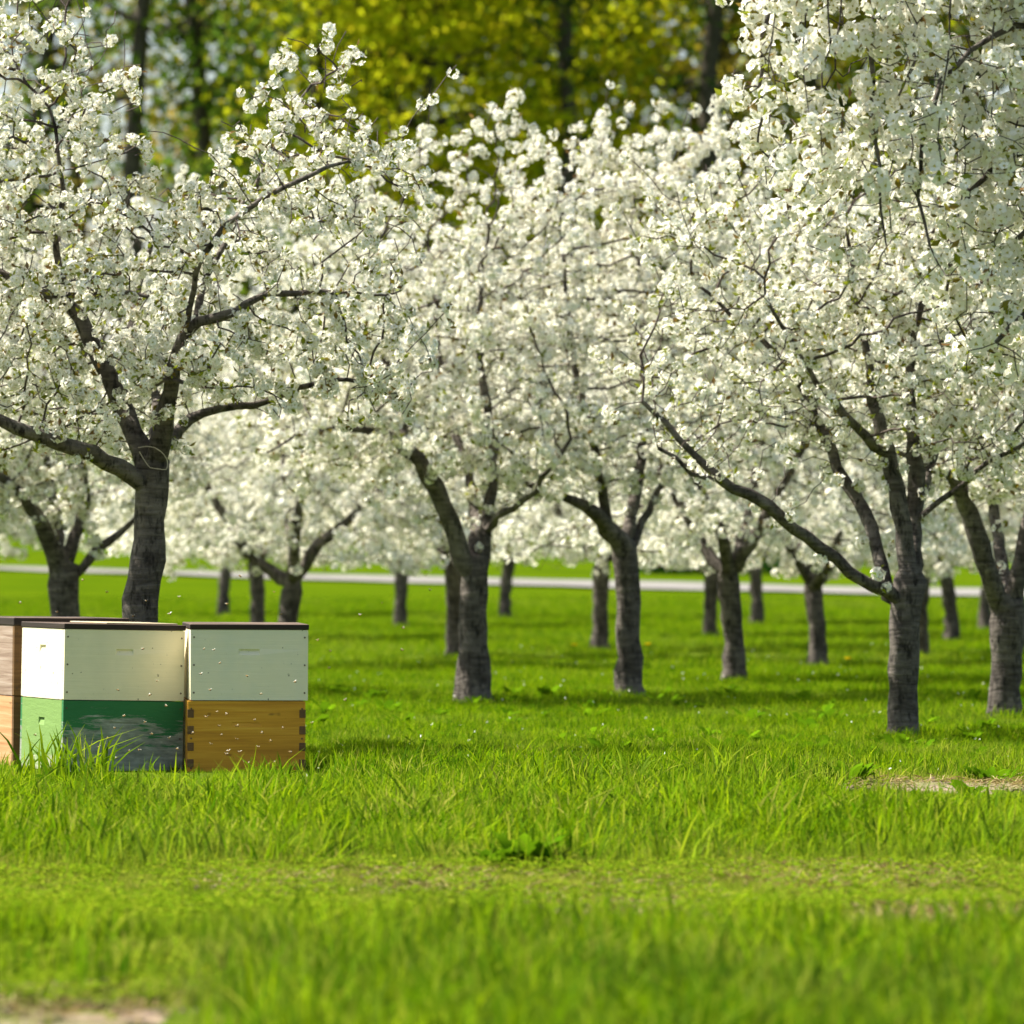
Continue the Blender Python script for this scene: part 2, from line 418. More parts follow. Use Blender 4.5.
def grow_tree(seed, trunk, limbs, lobes, n_attr, per_node, cl_scale=1.0, step=.062, kill=.085, infl=.75, zmin=.72, whips=60, templ=TEMPL, leaf_rate=2.0, droop=0.0, maxnodes=9000, whip_len=(.12, .42)):
    """trunk: (pts, radii); limbs: list of (pts, radii); lobes: (centre, radii) crown ellipsoids. Local metres."""
    rng = np.random.default_rng(seed)
    pos = []; par = []; rad = []; main = []
    def add_line(pts, rr, parent, skip):
        p = parent
        for i in range(skip, len(pts)):
            pos.append(pts[i]); par.append(p); rad.append(rr[i]); main.append(True); p = len(pos) - 1
        return p
    tp, tr = resample(trunk[0], trunk[1], .06, rng, .003)
    add_line(tp, tr, -1, 0)
    for lp, lr in limbs:
        p, r = resample(lp, lr, step, rng, .006)
        A = np.array(pos); k = int(np.argmin(np.linalg.norm(A - p[0], axis=1)))
        add_line(p, r, k, 1)
    n_main = len(pos)
    # attractors
    vol = np.array([np.prod(l[1]) for l in lobes]); cnt = np.maximum(1, (n_attr * vol / vol.sum()).astype(int))
    at = []
    for (c, r), n in zip(lobes, cnt):
        u = unit(rng.normal(size=(n, 3))) * (rng.uniform(0, 1, (n, 1)) ** (1 / 2.5))
        bump = 1 + .10 * np.sin(u[:, :1] * 7 + u[:, 2:] * 5 + seed) + .08 * np.sin(u[:, 1:2] * 11 + seed * 2)
        at.append(np.asarray(c) + u * bump * np.asarray(r))
    at = np.concatenate(at); at = at[at[:, 2] > zmin + rng.uniform(-.06, .10, len(at))]
    A = np.array(pos)
    # only the upper trunk and the limbs carry new growth
    ok = np.arange(len(A)) >= max(0, len(tp) - 3)
    dm = np.full(len(at), 1e9); ix = np.zeros(len(at), int)
    for k in np.where(ok)[0]:
        d = np.linalg.norm(at - A[k], axis=1); b = d < dm; dm[b] = d[b]; ix[b] = k
    P_ = [tuple(p) for p in pos]
    kids = {}
    infl0 = infl
    for it in range(140):
        if len(at) == 0 or len(P_) > maxnodes: break
        s = dm < infl
        if not s.any():
            infl *= 1.3
            if infl > 4: break
            continue
        Parr = np.array(P_)
        node, inv = np.unique(ix[s], return_inverse=True)
        dirs = np.zeros((len(node), 3)); np.add.at(dirs, inv, unit(at[s] - Parr[ix[s]]))
        dirs = unit(unit(dirs) + rng.normal(size=dirs.shape) * .22 + [0, 0, .05 - droop])
        new = Parr[node] + dirs * step
        base = len(P_)
        keep = []
        for q, nd in zip(new, node):
            c = kids.get(nd, 0)
            if c >= 3: continue
            kids[nd] = c + 1; P_.append(tuple(q)); par.append(int(nd)); rad.append(0); main.append(False); keep.append(q)
        if not keep:
            at = at[~s]; dm = dm[~s]; ix = ix[~s]; continue
        kp = np.array(keep)
        d = np.linalg.norm(at[:, None, :] - kp[None], axis=2)
        j = d.argmin(1); dn = d[np.arange(len(at)), j]; b = dn < dm
        dm[b] = dn[b]; ix[b] = base + j[b]
        live = dm > kill
        at = at[live]; dm = dm[live]; ix = ix[live]
    # whips: slender shoots out of the crown's skin
    Parr = np.array(P_); has = set(par)
    tips = [i for i in range(n_main, len(P_)) if i not in has]
    cen = np.mean([np.asarray(l[0]) for l in lobes], axis=0)
    wl = []
    if tips:
        sc = np.array([np.linalg.norm((Parr[i] - cen) * [1, 1, 1.2]) + rng.uniform(0, .5) for i in tips])
        for i in np.array(tips)[np.argsort(-sc)[:whips * 2:2]]:
            d = unit(unit(Parr[i] - cen) * .7 + np.array([0, 0, .75 - 2.2 * droop]) + rng.normal(size=3) * .3)
            n = int(rng.uniform(*whip_len) / step) + 1; p = int(i); q = Parr[i].copy()
            for k in range(n):
                d = unit(d + rng.normal(size=3) * .10 + [0, 0, .05 - droop]); q = q + d * step
                P_.append(tuple(q)); par.append(p); rad.append(0); main.append(False); p = len(P_) - 1; wl.append(p)
    Parr = np.array(P_); n = len(Parr); par = np.array(par); rad = np.array(rad); main = np.array(main)
    # radii by the pipe rule
    acc = np.zeros(n); child = [[] for _ in range(n)]
    for i in range(n - 1, -1, -1):
        if not main[i]: rad[i] = max(.0021, acc[i] ** (1 / 2.25) if acc[i] > 0 else .0021)
        if par[i] >= 0: acc[par[i]] += rad[i] ** 2.25 if not main[i] else 0; child[par[i]].append(i)
    for i in range(n):
        if not main[i] and par[i] >= 0: rad[i] = min(rad[i], rad[par[i]] * .86 if main[par[i]] else rad[par[i]], .022)
    # split into chains
    TV, TQ, BV, BQ = [], [], [], []; to = bo = 0
    started = []
    stack = [(0, -1)]
    while stack:
        i, p = stack.pop()
        ch = [p] if p >= 0 else []
        j = i
        while True:
            ch.append(j)
            cs = child[j]
            if not cs: break
            best = max(cs, key=lambda c: (main[c], rad[c]))
            if main[j] and not main[best]:
                for c in cs: stack.append((c, j))
                break
            for c in cs:
                if c != best: stack.append((c, j))
            j = best
        if len(ch) < 2: continue
        r = rad[ch].copy()
        ismain = main[i]
        if p >= 0: r[0] = r[1]
        pts = Parr[ch]
        mr = r.max()
        ns = 14 if mr > .04 else 9 if mr > .02 else 6 if mr > .008 else 4 if mr > .004 else 3
        if ismain:
            r = r * (1 + .05 * rng.normal(size=len(r)))
            if not main[j] or not child[j]: r[-1] *= .6
        v, q = tube(pts, r, ns)
        if ismain:
            a = np.arctan2(v[:, 1] - np.repeat(pts[:, 1], ns), v[:, 0] - np.repeat(pts[:, 0], ns))
            k = 1 + (.05 + .06 * np.exp(-np.clip(v[:, 2], 0, 9) / .07)) * np.sin(4 * a + v[:, 2] * 3 + seed) + .04 * np.sin(5 * a - v[:, 2] * 17)
            c = np.repeat(pts, ns, axis=0); v = c + (v - c) * k[:, None]
            TV.append(v); TQ.append(q + to); to += len(v)
        else:
            BV.append(v); BQ.append(q + bo); bo += len(v)
    trunk_me = mesh_np('trunk', np.concatenate(TV), [(np.concatenate(TQ), 0)], [M['bark']], True)
    branch_me = mesh_np('branches', np.concatenate(BV), [(np.concatenate(BQ), 0)], [M['twig']], True)
    # blossom clusters
    fine = np.where((~main) & (rad < .010))[0]
    rate = np.full(len(fine), per_node)
    mid = np.where(((~main) & (rad >= .010)) | (main & (rad < .034)))[0]
    isw = np.zeros(n, bool); isw[wl] = True
    rate = np.where(isw[fine], per_node * .75, rate)
    # patchy bloom
    pn = fnoise(Parr[fine, 0] + Parr[fine, 1] * .7, Parr[fine, 2] * 1.3 + Parr[fine, 1] * .5 + seed, 1.3)
    rate = rate * np.clip(1 + .75 * pn, .15, 1.9)
    cnt = rng.poisson(rate)
    idx = np.concatenate([np.repeat(fine, cnt), np.repeat(mid, rng.poisson(per_node * .85, len(mid)))])
    dirn = unit(rng.normal(size=(len(idx), 3)) + [0, 0, .25])
    cp = Parr[idx] + dirn * (rad[idx][:, None] + .020 * cl_scale * rng.uniform(.6, 1.4, (len(idx), 1))) + rng.normal(size=(len(idx), 3)) * .012
    cs = cl_scale * rng.uniform(.75, 1.2, len(idx))
    bl = blossoms_mesh('crown', cp, cs, rng, templ)
    li = rng.choice(len(cp), int(len(cp) * leaf_rate))
    lp = cp[li] + unit(rng.normal(size=(len(li), 3))) * (.022 * cl_scale)
    lv = leaves_mesh('leaves', lp, rng.uniform(.019, .040, len(lp)) * min(cl_scale, 1.1), rng, M['young_leaf'])
    return trunk_me, branch_me, bl, lv, len(cp), n

def plant_tree(meshes, loc, label, group='blossoming cherry trees in the orchard', rz=0.0, sc=1.0):
    t = empty('cherry_tree', loc, rz); t.scale = (sc, sc, sc)
    tag(t, label, 'cherry tree', group)
    obj('trunk', meshes[0], t); obj('branches', meshes[1], t); obj('crown', meshes[2], t); obj('leaves', meshes[3], t)
    return t

def px_tree(seed, bx, D, trunk, limbs, lobes, n_attr, per_node, label, **kw):
    """trunk: [(px,py,off,width px)], limbs likewise; lobes: (px,py,off, rx px, ry px, r depth m)"""
    s = F / D
    gx = (bx - 512) / F * D; base = np.array([gx, D, float(gz(gx, D))])
    def line(L):
        pts = [P(a, b, D) + np.array([0, o, 0]) - base for a, b, o, w in L]
        return pts, [w / 2 / s for a, b, o, w in L]
    tk = line(trunk)
    p0, r0 = tk[0][0], tk[1][0]; tk[0][:1] = [np.array([p0[0], p0[1], z_]) for z_ in (-.10, .0, .05, .13)]; tk[1][:1] = [r0 * f for f in (1.4, 1.24, 1.08, 1.0)]
    lm = [line(L) for L in limbs]
    lb = [(P(a, b, D) + np.array([0, o, 0]) - base, (rx / s, rd, ry / s)) for a, b, o, rx, ry, rd in lobes]
    me = grow_tree(seed, tk, lm, lb, n_attr, per_node, **kw)
    print('tree', seed, 'clusters', me[4], 'nodes', me[5])
    return plant_tree(me, base, label)

# the tree behind the hives
px_tree(1, 138, 21.7,
    [(134, 756, 0, 42), (139, 690, 0, 38), (141, 620, 0, 35), (148, 540, 0, 32), (152, 490, 0, 34), (152, 465, 0, 38)],
    [[(150, 485, 0, 24), (120, 468, -.1, 19), (95, 455, -.2, 17), (45, 436, -.3, 15), (0, 418, -.35, 12), (-60, 395, -.4, 9)],
     [(150, 468, 0, 28), (132, 430, .05, 22), (115, 395, .1, 20), (97, 355, .1, 17), (78, 318, .1, 15), (58, 296, .1, 12), (18, 283, .1, 9), (-40, 250, .15, 6)],
     [(66, 303, .1, 10), (55, 250, 0, 7), (66, 190, -.1, 5), (52, 110, -.15, 3.5)],
     [(72, 300, .1, 9), (100, 293, -.05, 6), (150, 298, -.1, 4)],
     [(157, 468, 0, 26), (168, 412, -.1, 19), (176, 372, -.15, 15), (190, 335, -.2, 12), (235, 312, -.25, 9), (270, 298, -.25, 7), (338, 297, -.3, 5)],
     [(178, 368, -.15, 11), (194, 318, 0, 9), (203, 280, .1, 7), (222, 245, .15, 6), (262, 160, .2, 4), (310, 80, .2, 3)],
     [(160, 450, 0, 16), (200, 410, .2, 9), (250, 402, .3, 7), (290, 384, .35, 6), (345, 376, .3, 4.5), (400, 392, .3, 3)],
     [(185, 340, -.2, 8), (215, 250, -.4, 6), (290, 195, -.5, 5), (352, 170, -.5, 3)],
     [(118, 395, .1, 9), (150, 385, -.1, 6), (180, 382, -.2, 5), (210, 390, -.3, 3)],
     [(150, 470, 0, 15), (150, 400, .4, 11), (120, 320, .7, 8), (140, 220, .8, 5)]],
    [(0, 190, 0, 175, 190, .8), (50, 85, 0, 95, 130, .6), (300, 215, 0, 130, 140, .75), (315, 110, 0, 72, 90, .45), (385, 200, .1, 60, 90, .5), (140, 290, 0, 180, 120, .95), (335, 370, -.1, 110, 65, .6), (-60, 390, 0, 160, 100, .8), (110, 400, .1, 110, 60, .9)],
    2900, 1.0, 'sharp cherry tree with open dark limbs rising directly behind the hives', zmin=.98, whips=70, leaf_rate=3.4, cl_scale=.94, whip_len=(.10, .32))
# forked tree left of centre
px_tree(2, 473, 28.7,
    [(474, 703, 0, 34), (474, 660, 0, 29), (473, 610, 0, 27), (476, 565, 0, 27)],
    [[(470, 572, 0, 22), (456, 540, -.05, 20), (444, 505, -.1, 19), (428, 475, -.15, 17), (410, 452, -.2, 14), (385, 436, -.3, 9), (350, 430, -.4, 6), (300, 440, -.5, 3), (270, 455, -.5, 2)],
     [(412, 455, -.2, 11), (396, 405, -.1, 10), (382, 335, 0, 8), (370, 255, 0, 5)],
     [(480, 568, 0, 18), (487, 520, .1, 14), (493, 460, .2, 11), (487, 405, .2, 9), (479, 350, .2, 7), (482, 260, .2, 4)],
     [(488, 530, .05, 9), (505, 512, -.1, 8), (535, 490, -.3, 6), (570, 440, -.4, 4)],
     [(476, 560, 0, 14), (470, 480, .6, 10), (440, 380, .9, 7), (430, 260, 1., 4)]],
    [(400, 300, 0, 130, 170, .95), (490, 285, 0, 120, 175, .95), (470, 425, 0, 185, 90, 1.), (340, 400, 0, 110, 100, .8)],
    2200, 1.08, 'cherry tree with thick forked trunk, next whole trunk right of the hives', zmin=.78, cl_scale=1.12, whips=30, whip_len=(.06, .18))
# leaning tree of the centre
px_tree(3, 628, 29.6,
    [(629, 698, 0, 27), (628, 640, 0, 25), (628, 590, 0, 25), (624, 548, 0, 27)],
    [[(624, 552, 0, 22), (610, 528, -.1, 19), (596, 514, -.2, 15), (570, 500, -.3, 10), (540, 490, -.4, 7), (500, 470, -.5, 4)],
     [(628, 555, 0, 12), (638, 530, .1, 9), (655, 500, .2, 7), (690, 440, .3, 4)],
     [(624, 550, 0, 15), (640, 470, .2, 11), (645, 380, .3, 8), (640, 260, .3, 4)],
     [(610, 530, -.1, 12), (590, 440, -.3, 8), (570, 340, -.4, 5), (560, 220, -.5, 3)]],
    [(615, 280, 0, 140, 165, .95), (555, 390, 0, 130, 110, .95), (700, 360, 0, 150, 150, .95), (680, 230, .1, 110, 110, .8), (620, 450, 0, 130, 60, .9)],
    2200, 1.08, 'cherry tree in the centre whose plain dark trunk bends to the left at its fork', zmin=.78, cl_scale=1.14, whips=30, whip_len=(.06, .18))
# big tree right of centre
px_tree(4, 902, 23.6,
    [(903, 738, 0, 31), (903, 650, 0, 30), (907, 605, 0, 34), (910, 580, 0, 34)],
    [[(895, 598, 0, 15), (872, 582, -.1, 12), (848, 570, -.15, 12), (815, 546, -.2, 13), (780, 519, -.3, 13), (745, 494, -.35, 12), (715, 481, -.4, 10), (690, 456, -.4, 7), (665, 424, -.4, 6), (640, 404, -.4, 4)],
     [(716, 482, -.4, 7), (690, 474, -.5, 5), (655, 450, -.5, 4)],
     [(893, 610, 0, 16), (880, 550, .1, 14), (868, 512, .2, 13), (850, 486, .25, 12), (836, 448, .3, 11), (820, 415, .35, 10), (803, 383, .4, 9), (778, 350, .4, 7), (745, 318, .4, 5), (700, 280, .4, 3)],
     [(910, 585, 0, 25), (905, 545, 0, 18), (897, 490, 0, 16), (886, 452, 0, 15), (872, 402, -.05, 11), (866, 360, -.1, 8), (850, 290, -.1, 5)],
     [(888, 458, 0, 10), (866, 440, -.15, 10), (848, 422, -.2, 9), (828, 402, -.3, 7), (800, 370, -.4, 5), (760, 300, -.5, 3)],
     [(914, 580, 0, 20), (916, 520, .15, 17), (918, 470, .2, 16), (912, 405, .2, 11), (916, 350, .2, 8), (930, 260, .2, 5)],
     [(922, 512, .15, 6), (940, 500, .1, 6), (962, 485, .05, 6), (990, 462, 0, 5), (1030, 440, 0, 3)],
     [(918, 520, .2, 12), (950, 430, .6, 9), (990, 340, .8, 6), (1010, 230, .9, 4)]],
    [(780, 320, 0, 165, 170, .9), (930, 300, 0, 160, 200, 1.), (690, 380, -.2, 95, 95, .6), (1020, 390, 0, 100, 110, .7), (850, 400, .3, 130, 60, .8)],
    2700, 1.0, 'large cherry tree with the nearest whole trunk and a long low limb reaching left', zmin=.98, whips=50, leaf_rate=3.2, whip_len=(.08, .25))
# tree at the right edge
px_tree(5, 1006, 26.3,
    [(1005, 718, 0, 34), (1008, 640, 0, 34), (1008, 605, 0, 38)],
    [[(1000, 610, 0, 24), (988, 575, -.1, 20), (974, 530, -.15, 19), (962, 500, -.2, 15), (945, 476, -.3, 11), (915, 462, -.4, 7), (880, 450, -.5, 4)],
     [(965, 505, -.2, 9), (957, 460, -.1, 7), (960, 400, 0, 5)],
     [(1012, 608, 0, 22), (1022, 560, 0, 17), (1035, 510, .1, 14), (1055, 440, .2, 10), (1070, 350, .2, 6)],
     [(1008, 606, 0, 16), (1005, 540, .4, 12), (1000, 440, .6, 8), (990, 330, .7, 5)]],
    [(1010, 330, 0, 180, 210, 1.), (950, 455, -.2, 90, 65, .6), (1090, 420, 0, 120, 100, .8)],
    1700, 1.0, 'cherry tree at the right edge with a wide V-shaped fork and pale bark patch', zmin=.92, cl_scale=1.1)
# tree behind on the left
px_tree(6, 65, 30.0,
    [(66, 696, 0, 31), (66, 640, 0, 29), (65, 600, 0, 29), (64, 570, 0, 30)],
    [[(62, 575, 0, 20), (52, 545, -.1, 17), (42, 520, -.2, 14), (15, 485, -.3, 10), (-25, 458, -.4, 7)],
     [(70, 585, 0, 11), (88, 560, 0, 9), (108, 542, .05, 8), (130, 522, .1, 6), (160, 490, .1, 4)],
     [(66, 572, 0, 16), (72, 535, .1, 13), (82, 505, .2, 10), (84, 450, .2, 7), (90, 370, .2, 4)],
     [(62, 572, 0, 13), (48, 500, .4, 9), (30, 420, .6, 6)]],
    [(60, 370, 0, 160, 160, .95), (-30, 460, 0, 120, 70, .8), (120, 460, 0, 100, 55, .7)],
    1500, 1.05, 'cherry tree at far left with thin right limb, trunk rising behind the cream box', zmin=.84, cl_scale=1.12)
_rd = random.Random(31)
DROOP = []
for _x in (770, 800, 835, 905, 940, 985, 820, 1010, 890, 960):
    _y = _rd.uniform(-60, 130); _o = _rd.uniform(-.25, .15); _l = _rd.uniform(130, 220); _s = _rd.uniform(-18, 10)
    DROOP.append([(_x + 25, _y - 25, _o, 3.2), (_x + 9, _y, _o - .03, 2.6), (_x + 3, _y + _l * .4, _o - .06, 2.1), (_x + _s * .5 - 4, _y + _l * .75, _o - .08, 1.7), (_x + _s, _y + _l, _o - .09, 1.3)])
# near tree whose trunk stands outside the frame, hanging boughs on the upper right
px_tree(7, 1250, 17.0,
    [(1250, 815, 0, 62), (1250, 740, 0, 54), (1245, 600, 0, 52), (1240, 520, 0, 56)],
    [[(1240, 540, 0, 36), (1190, 350, 0, 28), (1120, 120, 0, 22), (1040, -60, 0, 16), (950, -190, 0, 11), (840, -260, 0, 7)],
     [(1235, 540, 0, 26), (1160, 440, -.1, 18), (1090, 360, -.15, 12), (1030, 312, -.2, 8), (990, 345, -.2, 5)],
     [(1030, -70, 0, 10), (960, -90, -.1, 8), (885, -60, -.15, 7), (868, 20, -.18, 6), (869, 110, -.2, 4.5), (874, 190, -.2, 3), (882, 250, -.2, 2.5)],
     [(1075, 20, 0, 10), (1010, 30, -.1, 7), (950, 70, -.15, 6), (922, 130, -.2, 5), (915, 200, -.2, 4), (925, 250, -.2, 3)],
     [(960, -180, 0, 8), (860, -150, .1, 6), (790, -60, .1, 5), (765, 40, .1, 4), (760, 130, .1, 3)],
     [(1110, 100, 0, 10), (1040, 140, .15, 7), (990, 170, .2, 6), (960, 230, .2, 4), (950, 300, .2, 3)],
     [(1150, 230, 0, 11), (1090, 210, .2, 8), (1040, 220, .2, 6), (1000, 260, .2, 4)],
     *DROOP,
     [(1240, 530, 0, 34), (1300, 300, .1, 24), (1330, 0, .1, 16), (1300, -300, .1, 9)],
     [(1240, 530, 0, 24), (1250, 300, .7, 18), (1200, 0, 1., 12), (1150, -250, 1.1, 7)]],
    [(900, 40, 0, 165, 200, .5), (1040, 180, 0, 150, 230, .55), (830, 110, 0, 100, 160, .45), (985, 300, -.05, 80, 100, .35), (900, 60, .1, 160, 170, .4), (1000, -200, 0, 330, 160, .7), (1300, 0, .2, 250, 350, .7)],
    4000, .85, 'nearest cherry tree, trunk out of frame, long hanging boughs filling the upper right', zmin=1.15, cl_scale=1.5, step=.055, kill=.075, droop=.10, whips=60, leaf_rate=2.8, whip_len=(.08, .22), maxnodes=13000)

# orchard rows behind: four kinds grown once, then copied
def generic(seed, fork, lean, spread=1.0, per=1.1):
    rng = np.random.default_rng(seed)
    z = fork
    trunk = ([np.array([0, 0, -.1]), np.array([0.0, 0, .0]), np.array([0.0, 0, .07]), np.array([lean * .25, 0, z * .5]), np.array([lean, 0.02, z])], [.09, .078, .065, .058, .062])
    limbs = []
    n = 4; a0 = rng.uniform(0, 6)
    for k in range(n):
        a = a0 + k * 6.283 / n + rng.uniform(-.3, .3); el = rng.uniform(.8, 1.5)
        d = np.array([math.cos(a), math.sin(a), el]); d /= np.linalg.norm(d)
        p0 = np.array([lean, .02, z - .03]); L = rng.uniform(.9, 1.25)
        pts = [p0, p0 + d * .3 * L + rng.normal(size=3) * .03, p0 + d * .65 * L + np.array([0, 0, .1]), p0 + d * L + np.array([0, 0, .35])]
        limbs.append((pts, [.042, .032, .022, .011]))
    lobes = [(np.array([0, 0, 1.85]), (1.2 * spread, 1.2 * spread, 1.0)), (np.array([.5, .2, 1.5]), (1.1, 1., .75)), (np.array([-.55, -.2, 1.5]), (1.1, 1., .75)), (np.array([.1, .5, 2.2]), (.8, .8, .75)), (np.array([0, 0, .98]), (1.5, 1.5, .55))]
    return grow_tree(seed, trunk, limbs, lobes, 1900, per, cl_scale=1.5, step=.075, kill=.10, zmin=.60, whips=40, whip_len=(.06, .2), templ=TEMPL_S, leaf_rate=1.5)
G = [generic(21, .62, .06), generic(22, .54, -.03), generic(23, .68, .02), generic(24, .60, .06)]
for g in G: print('generic', g[4], g[5])
# (px, row of the base, kind, rotation, size, label)
ROWS = [
 (223, 617, 0, 0.4, .95, 'slim far cherry tree rising above the left part of the right hive lid'),
 (258, 640, 2, 2.1, .95, 'cherry tree rising above the middle of the right hive lid'),
 (287, 668, 1, 4.0, 1.0, 'thicker low-forked cherry tree rising above the right end of the right hive lid'),
 (400, 629, 3, 1.0, .95, 'far thin cherry tree alone between the hives and the thick forked trunk'),
 (455, 658, 2, 3.3, .95, 'cherry tree half hidden behind the left side of the thick forked trunk'),
 (505, 620, 0, 5.2, .95, 'farthest slim cherry tree just right of the thick forked trunk'),
 (600, 650, 2, 0.2, .95, 'cherry tree just left of the bent centre trunk and farther off'),
 (710, 637, 1, 2.6, .95, 'dark slim cherry tree left of the pale crooked trunk'),
 (735, 682, 3, 3.7, 1.0, 'cherry tree with a pale sunlit crooked trunk right of the centre'),
 (757, 625, 0, 1.6, .95, 'far cherry tree right behind the pale crooked trunk'),
 (818, 665, 1, 0.0, .95, 'cherry tree with a forked trunk seen under the long low limb'),
 (920, 655, 2, 4.4, .95, 'cherry tree showing at the right side of the nearest whole trunk'),
 (952, 642, 0, 2.9, .92, 'thin cherry tree alone between the nearest whole trunk and the right-edge tree'),
 (985, 630, 3, 5.6, .92, 'far cherry tree close to the left of the V-forked right-edge tree'),
 (-70, 650, 0, 1.1, 1.0, 'cherry tree past the left edge, its boughs behind the far left trunk'),
 (1090, 662, 1, 2.0, 1.0, 'cherry tree past the right edge, its boughs behind the V-forked tree'),
 (-210, 690, 3, 5.0, 1.05, 'nearer cherry tree past the left edge, reaching over the far left tree'),
 (1130, 640, 2, 4.1, .95, 'farther cherry tree past the right edge, barely reaching into view'),
]
for px, py, k, rz, sc, lab in ROWS:
    D = F * H / (py - HY); x = (px - 512) / F * D
    plant_tree(G[k], (x, D, float(gz(x, D))), lab, rz=rz, sc=sc)
# twine loop left hanging at the fork of the tree behind the hives
tw = [P(a, b, 21.7) + np.array([0, o, 0]) for a, b, o in ((140, 448, -.10), (152, 447, -.11), (163, 452, -.12), (169, 462, -.10), (168, 470, -.11), (160, 469, -.11), (152, 468, -.10), (147, 462, -.10), (141, 452, -.10))]
v, q = tube(resample(tw, [.0022] * len(tw), .012, np.random.default_rng(3), .0006)[0], [.0022] * 200, 5) if False else (None, None)
rp, rr = resample(tw, [.0016] * len(tw), .012, np.random.default_rng(3), .0006)
v, q = tube(rp, rr, 5)
tag(obj('twine', mesh_np('twine', v, [(q, 0)], [M['twine']], True)), 'pale loop of twine hanging at the fork of the tree behind the hives', 'twine')

# ---------------------------------------------------------------- far woods
def forest_tree(seed, height, crown0, spread, n_clump, per, leafL, m, tr):
    rng = np.random.default_rng(seed)
    TV = []; TQ = []; o = 0
    pts = [np.array([0, 0, -.3])]; d = np.array([0, 0, 1.])
    for k in range(14):
        d = unit(d + rng.normal(size=3) * [.05, .05, 0]); pts.append(pts[-1] + d * (height + .3) / 14)
    pts = np.array(pts); rad = tr * (1 - np.linspace(0, 1, 15)) ** .7 + .02; rad[0] *= 1.3
    v, q = tube(pts, rad, 9); TV.append(v); TQ.append(q); o += len(v)
    C = []
    for k in range(n_clump):
        z = crown0 + (height - crown0) * rng.uniform(0, 1) ** .8; i = min(13, int(z / height * 14)); p0 = pts[i]
        t = (z - crown0) / (height - crown0)
        rr = spread * (math.sin(math.pi * (.12 + .8 * t)) ** .7) * rng.uniform(.35, 1.05)
        a = rng.uniform(0, 6.283); e = p0 + np.array([rr * math.cos(a), rr * math.sin(a), rr * rng.uniform(.1, .55)])
        mid = (p0 + e) / 2 + rng.normal(size=3) * .2 + [0, 0, -.1 * rr]
        v, q = tube(resample([p0, mid, e], [.05 + .02 * rr, .035, .012], .8, rng, .03)[0], np.linspace(.05 + .015 * rr, .012, len(resample([p0, mid, e], [1, 1, 1], .8, rng, 0)[0])), 4)
        TV.append(v); TQ.append(q + o); o += len(v)
        n = int(per * rng.uniform(.5, 1.5)); c = rng.uniform(.5, 1.1)
        C.append(e + rng.normal(size=(n, 3)) * [c, c, c * .55]); C.append(mid + rng.normal(size=(n // 3, 3)) * [c, c, c * .5])
    C = np.concatenate(C)
    me_t = mesh_np('trunk', np.concatenate(TV), [(np.concatenate(TQ), 0)], [M['wood_bark']], True)
    me_c = leaves_mesh('crown', C, rng.uniform(.6, 1.3, len(C)) * leafL, rng, m, .3)
    return me_t, me_c
M['leaf_gold'] = thin_leaf('spring_leaf', [(0, (.40, .47, .010)), (.6, (.54, .58, .014)), (1, (.64, .56, .02))], .62)
M['leaf_dark'] = thin_leaf('dark_leaf', [(0, (.05, .11, .015)), (.6, (.10, .17, .015)), (1, (.20, .25, .02))], .6)
M['hedge_leaf'] = thin_leaf('hedge_leaf', [(0, (.012, .04, .008)), (1, (.03, .08, .012))], .2)
M['leaf_rust'] = thin_leaf('bronze_leaf', [(0, (.20, .21, .02)), (.6, (.34, .28, .025)), (1, (.48, .32, .03))], .6)
FT = {'gold': forest_tree(301, 19, 4, 3.0, 95, 66, .30, M['leaf_gold'], .18),
      'dark': forest_tree(302, 22, 5, 2.8, 75, 46, .30, M['leaf_dark'], .22),
      'rust': forest_tree(303, 20, 7, 2.8, 55, 38, .28, M['leaf_rust'], .24),
      'bare': forest_tree(304, 21, 9, 2.2, 36, 36, .28, M['leaf_dark'], .24)}
FK = {'gold': 'bright yellow-green spring tree in the far woods', 'dark': 'dark green tall tree in the far woods',
      'rust': 'thin bronze-green tree in the far woods', 'bare': 'tall bare-stemmed dark tree in the far woods'}
rngw = random.Random(9)
WOODS = [(-160, 128, 'dark'), (-60, 140, 'rust'), (20, 134, 'dark'), (85, 142, 'rust'), (140, 126, 'bare'), (205, 132, 'bare'), (165, 150, 'rust'), (250, 140, 'dark'), (285, 134, 'dark'), (330, 128, 'dark'),
         (390, 127, 'gold'), (425, 138, 'gold'), (455, 131, 'gold'), (515, 130, 'gold'), (580, 126, 'bare'), (552, 144, 'gold'), (635, 134, 'rust'), (668, 145, 'dark'),
         (700, 127, 'bare'), (755, 138, 'dark'), (820, 130, 'rust'), (870, 145, 'gold'), (940, 132, 'dark'), (1010, 150, 'rust'), (1090, 134, 'dark'), (1180, 146, 'gold'), (-250, 150, 'gold'),
         (-330, 136, 'dark'), (1280, 132, 'dark'), (1370, 148, 'rust')]
def where(px, D, k):
    if px < 0: return 'past the left edge' 
    if px > 1024: return 'past the right edge'
    return None
FSEEN = {140: 'thick stem with sky on both sides', 205: 'thin stem right of a sky gap',
         390: 'above the gap beside the hive tree', 515: 'above the centre of the orchard', 580: 'right of the yellow-green trees',
         700: 'beside the near hanging boughs'}
for px, D, k in WOODS:
    x = (px - 512) / F * D
    t = empty('forest_tree', (x, D, float(gz(x, D))), rngw.uniform(0, 6.28)); s = rngw.uniform(.9, 1.1); t.scale = (s, s, s * rngw.uniform(.95, 1.08))
    lab = FK[k] + (', ' + FSEEN[px] if px in FSEEN else '')
    tag(t, lab[:150], 'forest tree', 'trees of the far woods')
    obj('trunk', FT[k][0], t); obj('crown', FT[k][1], t)

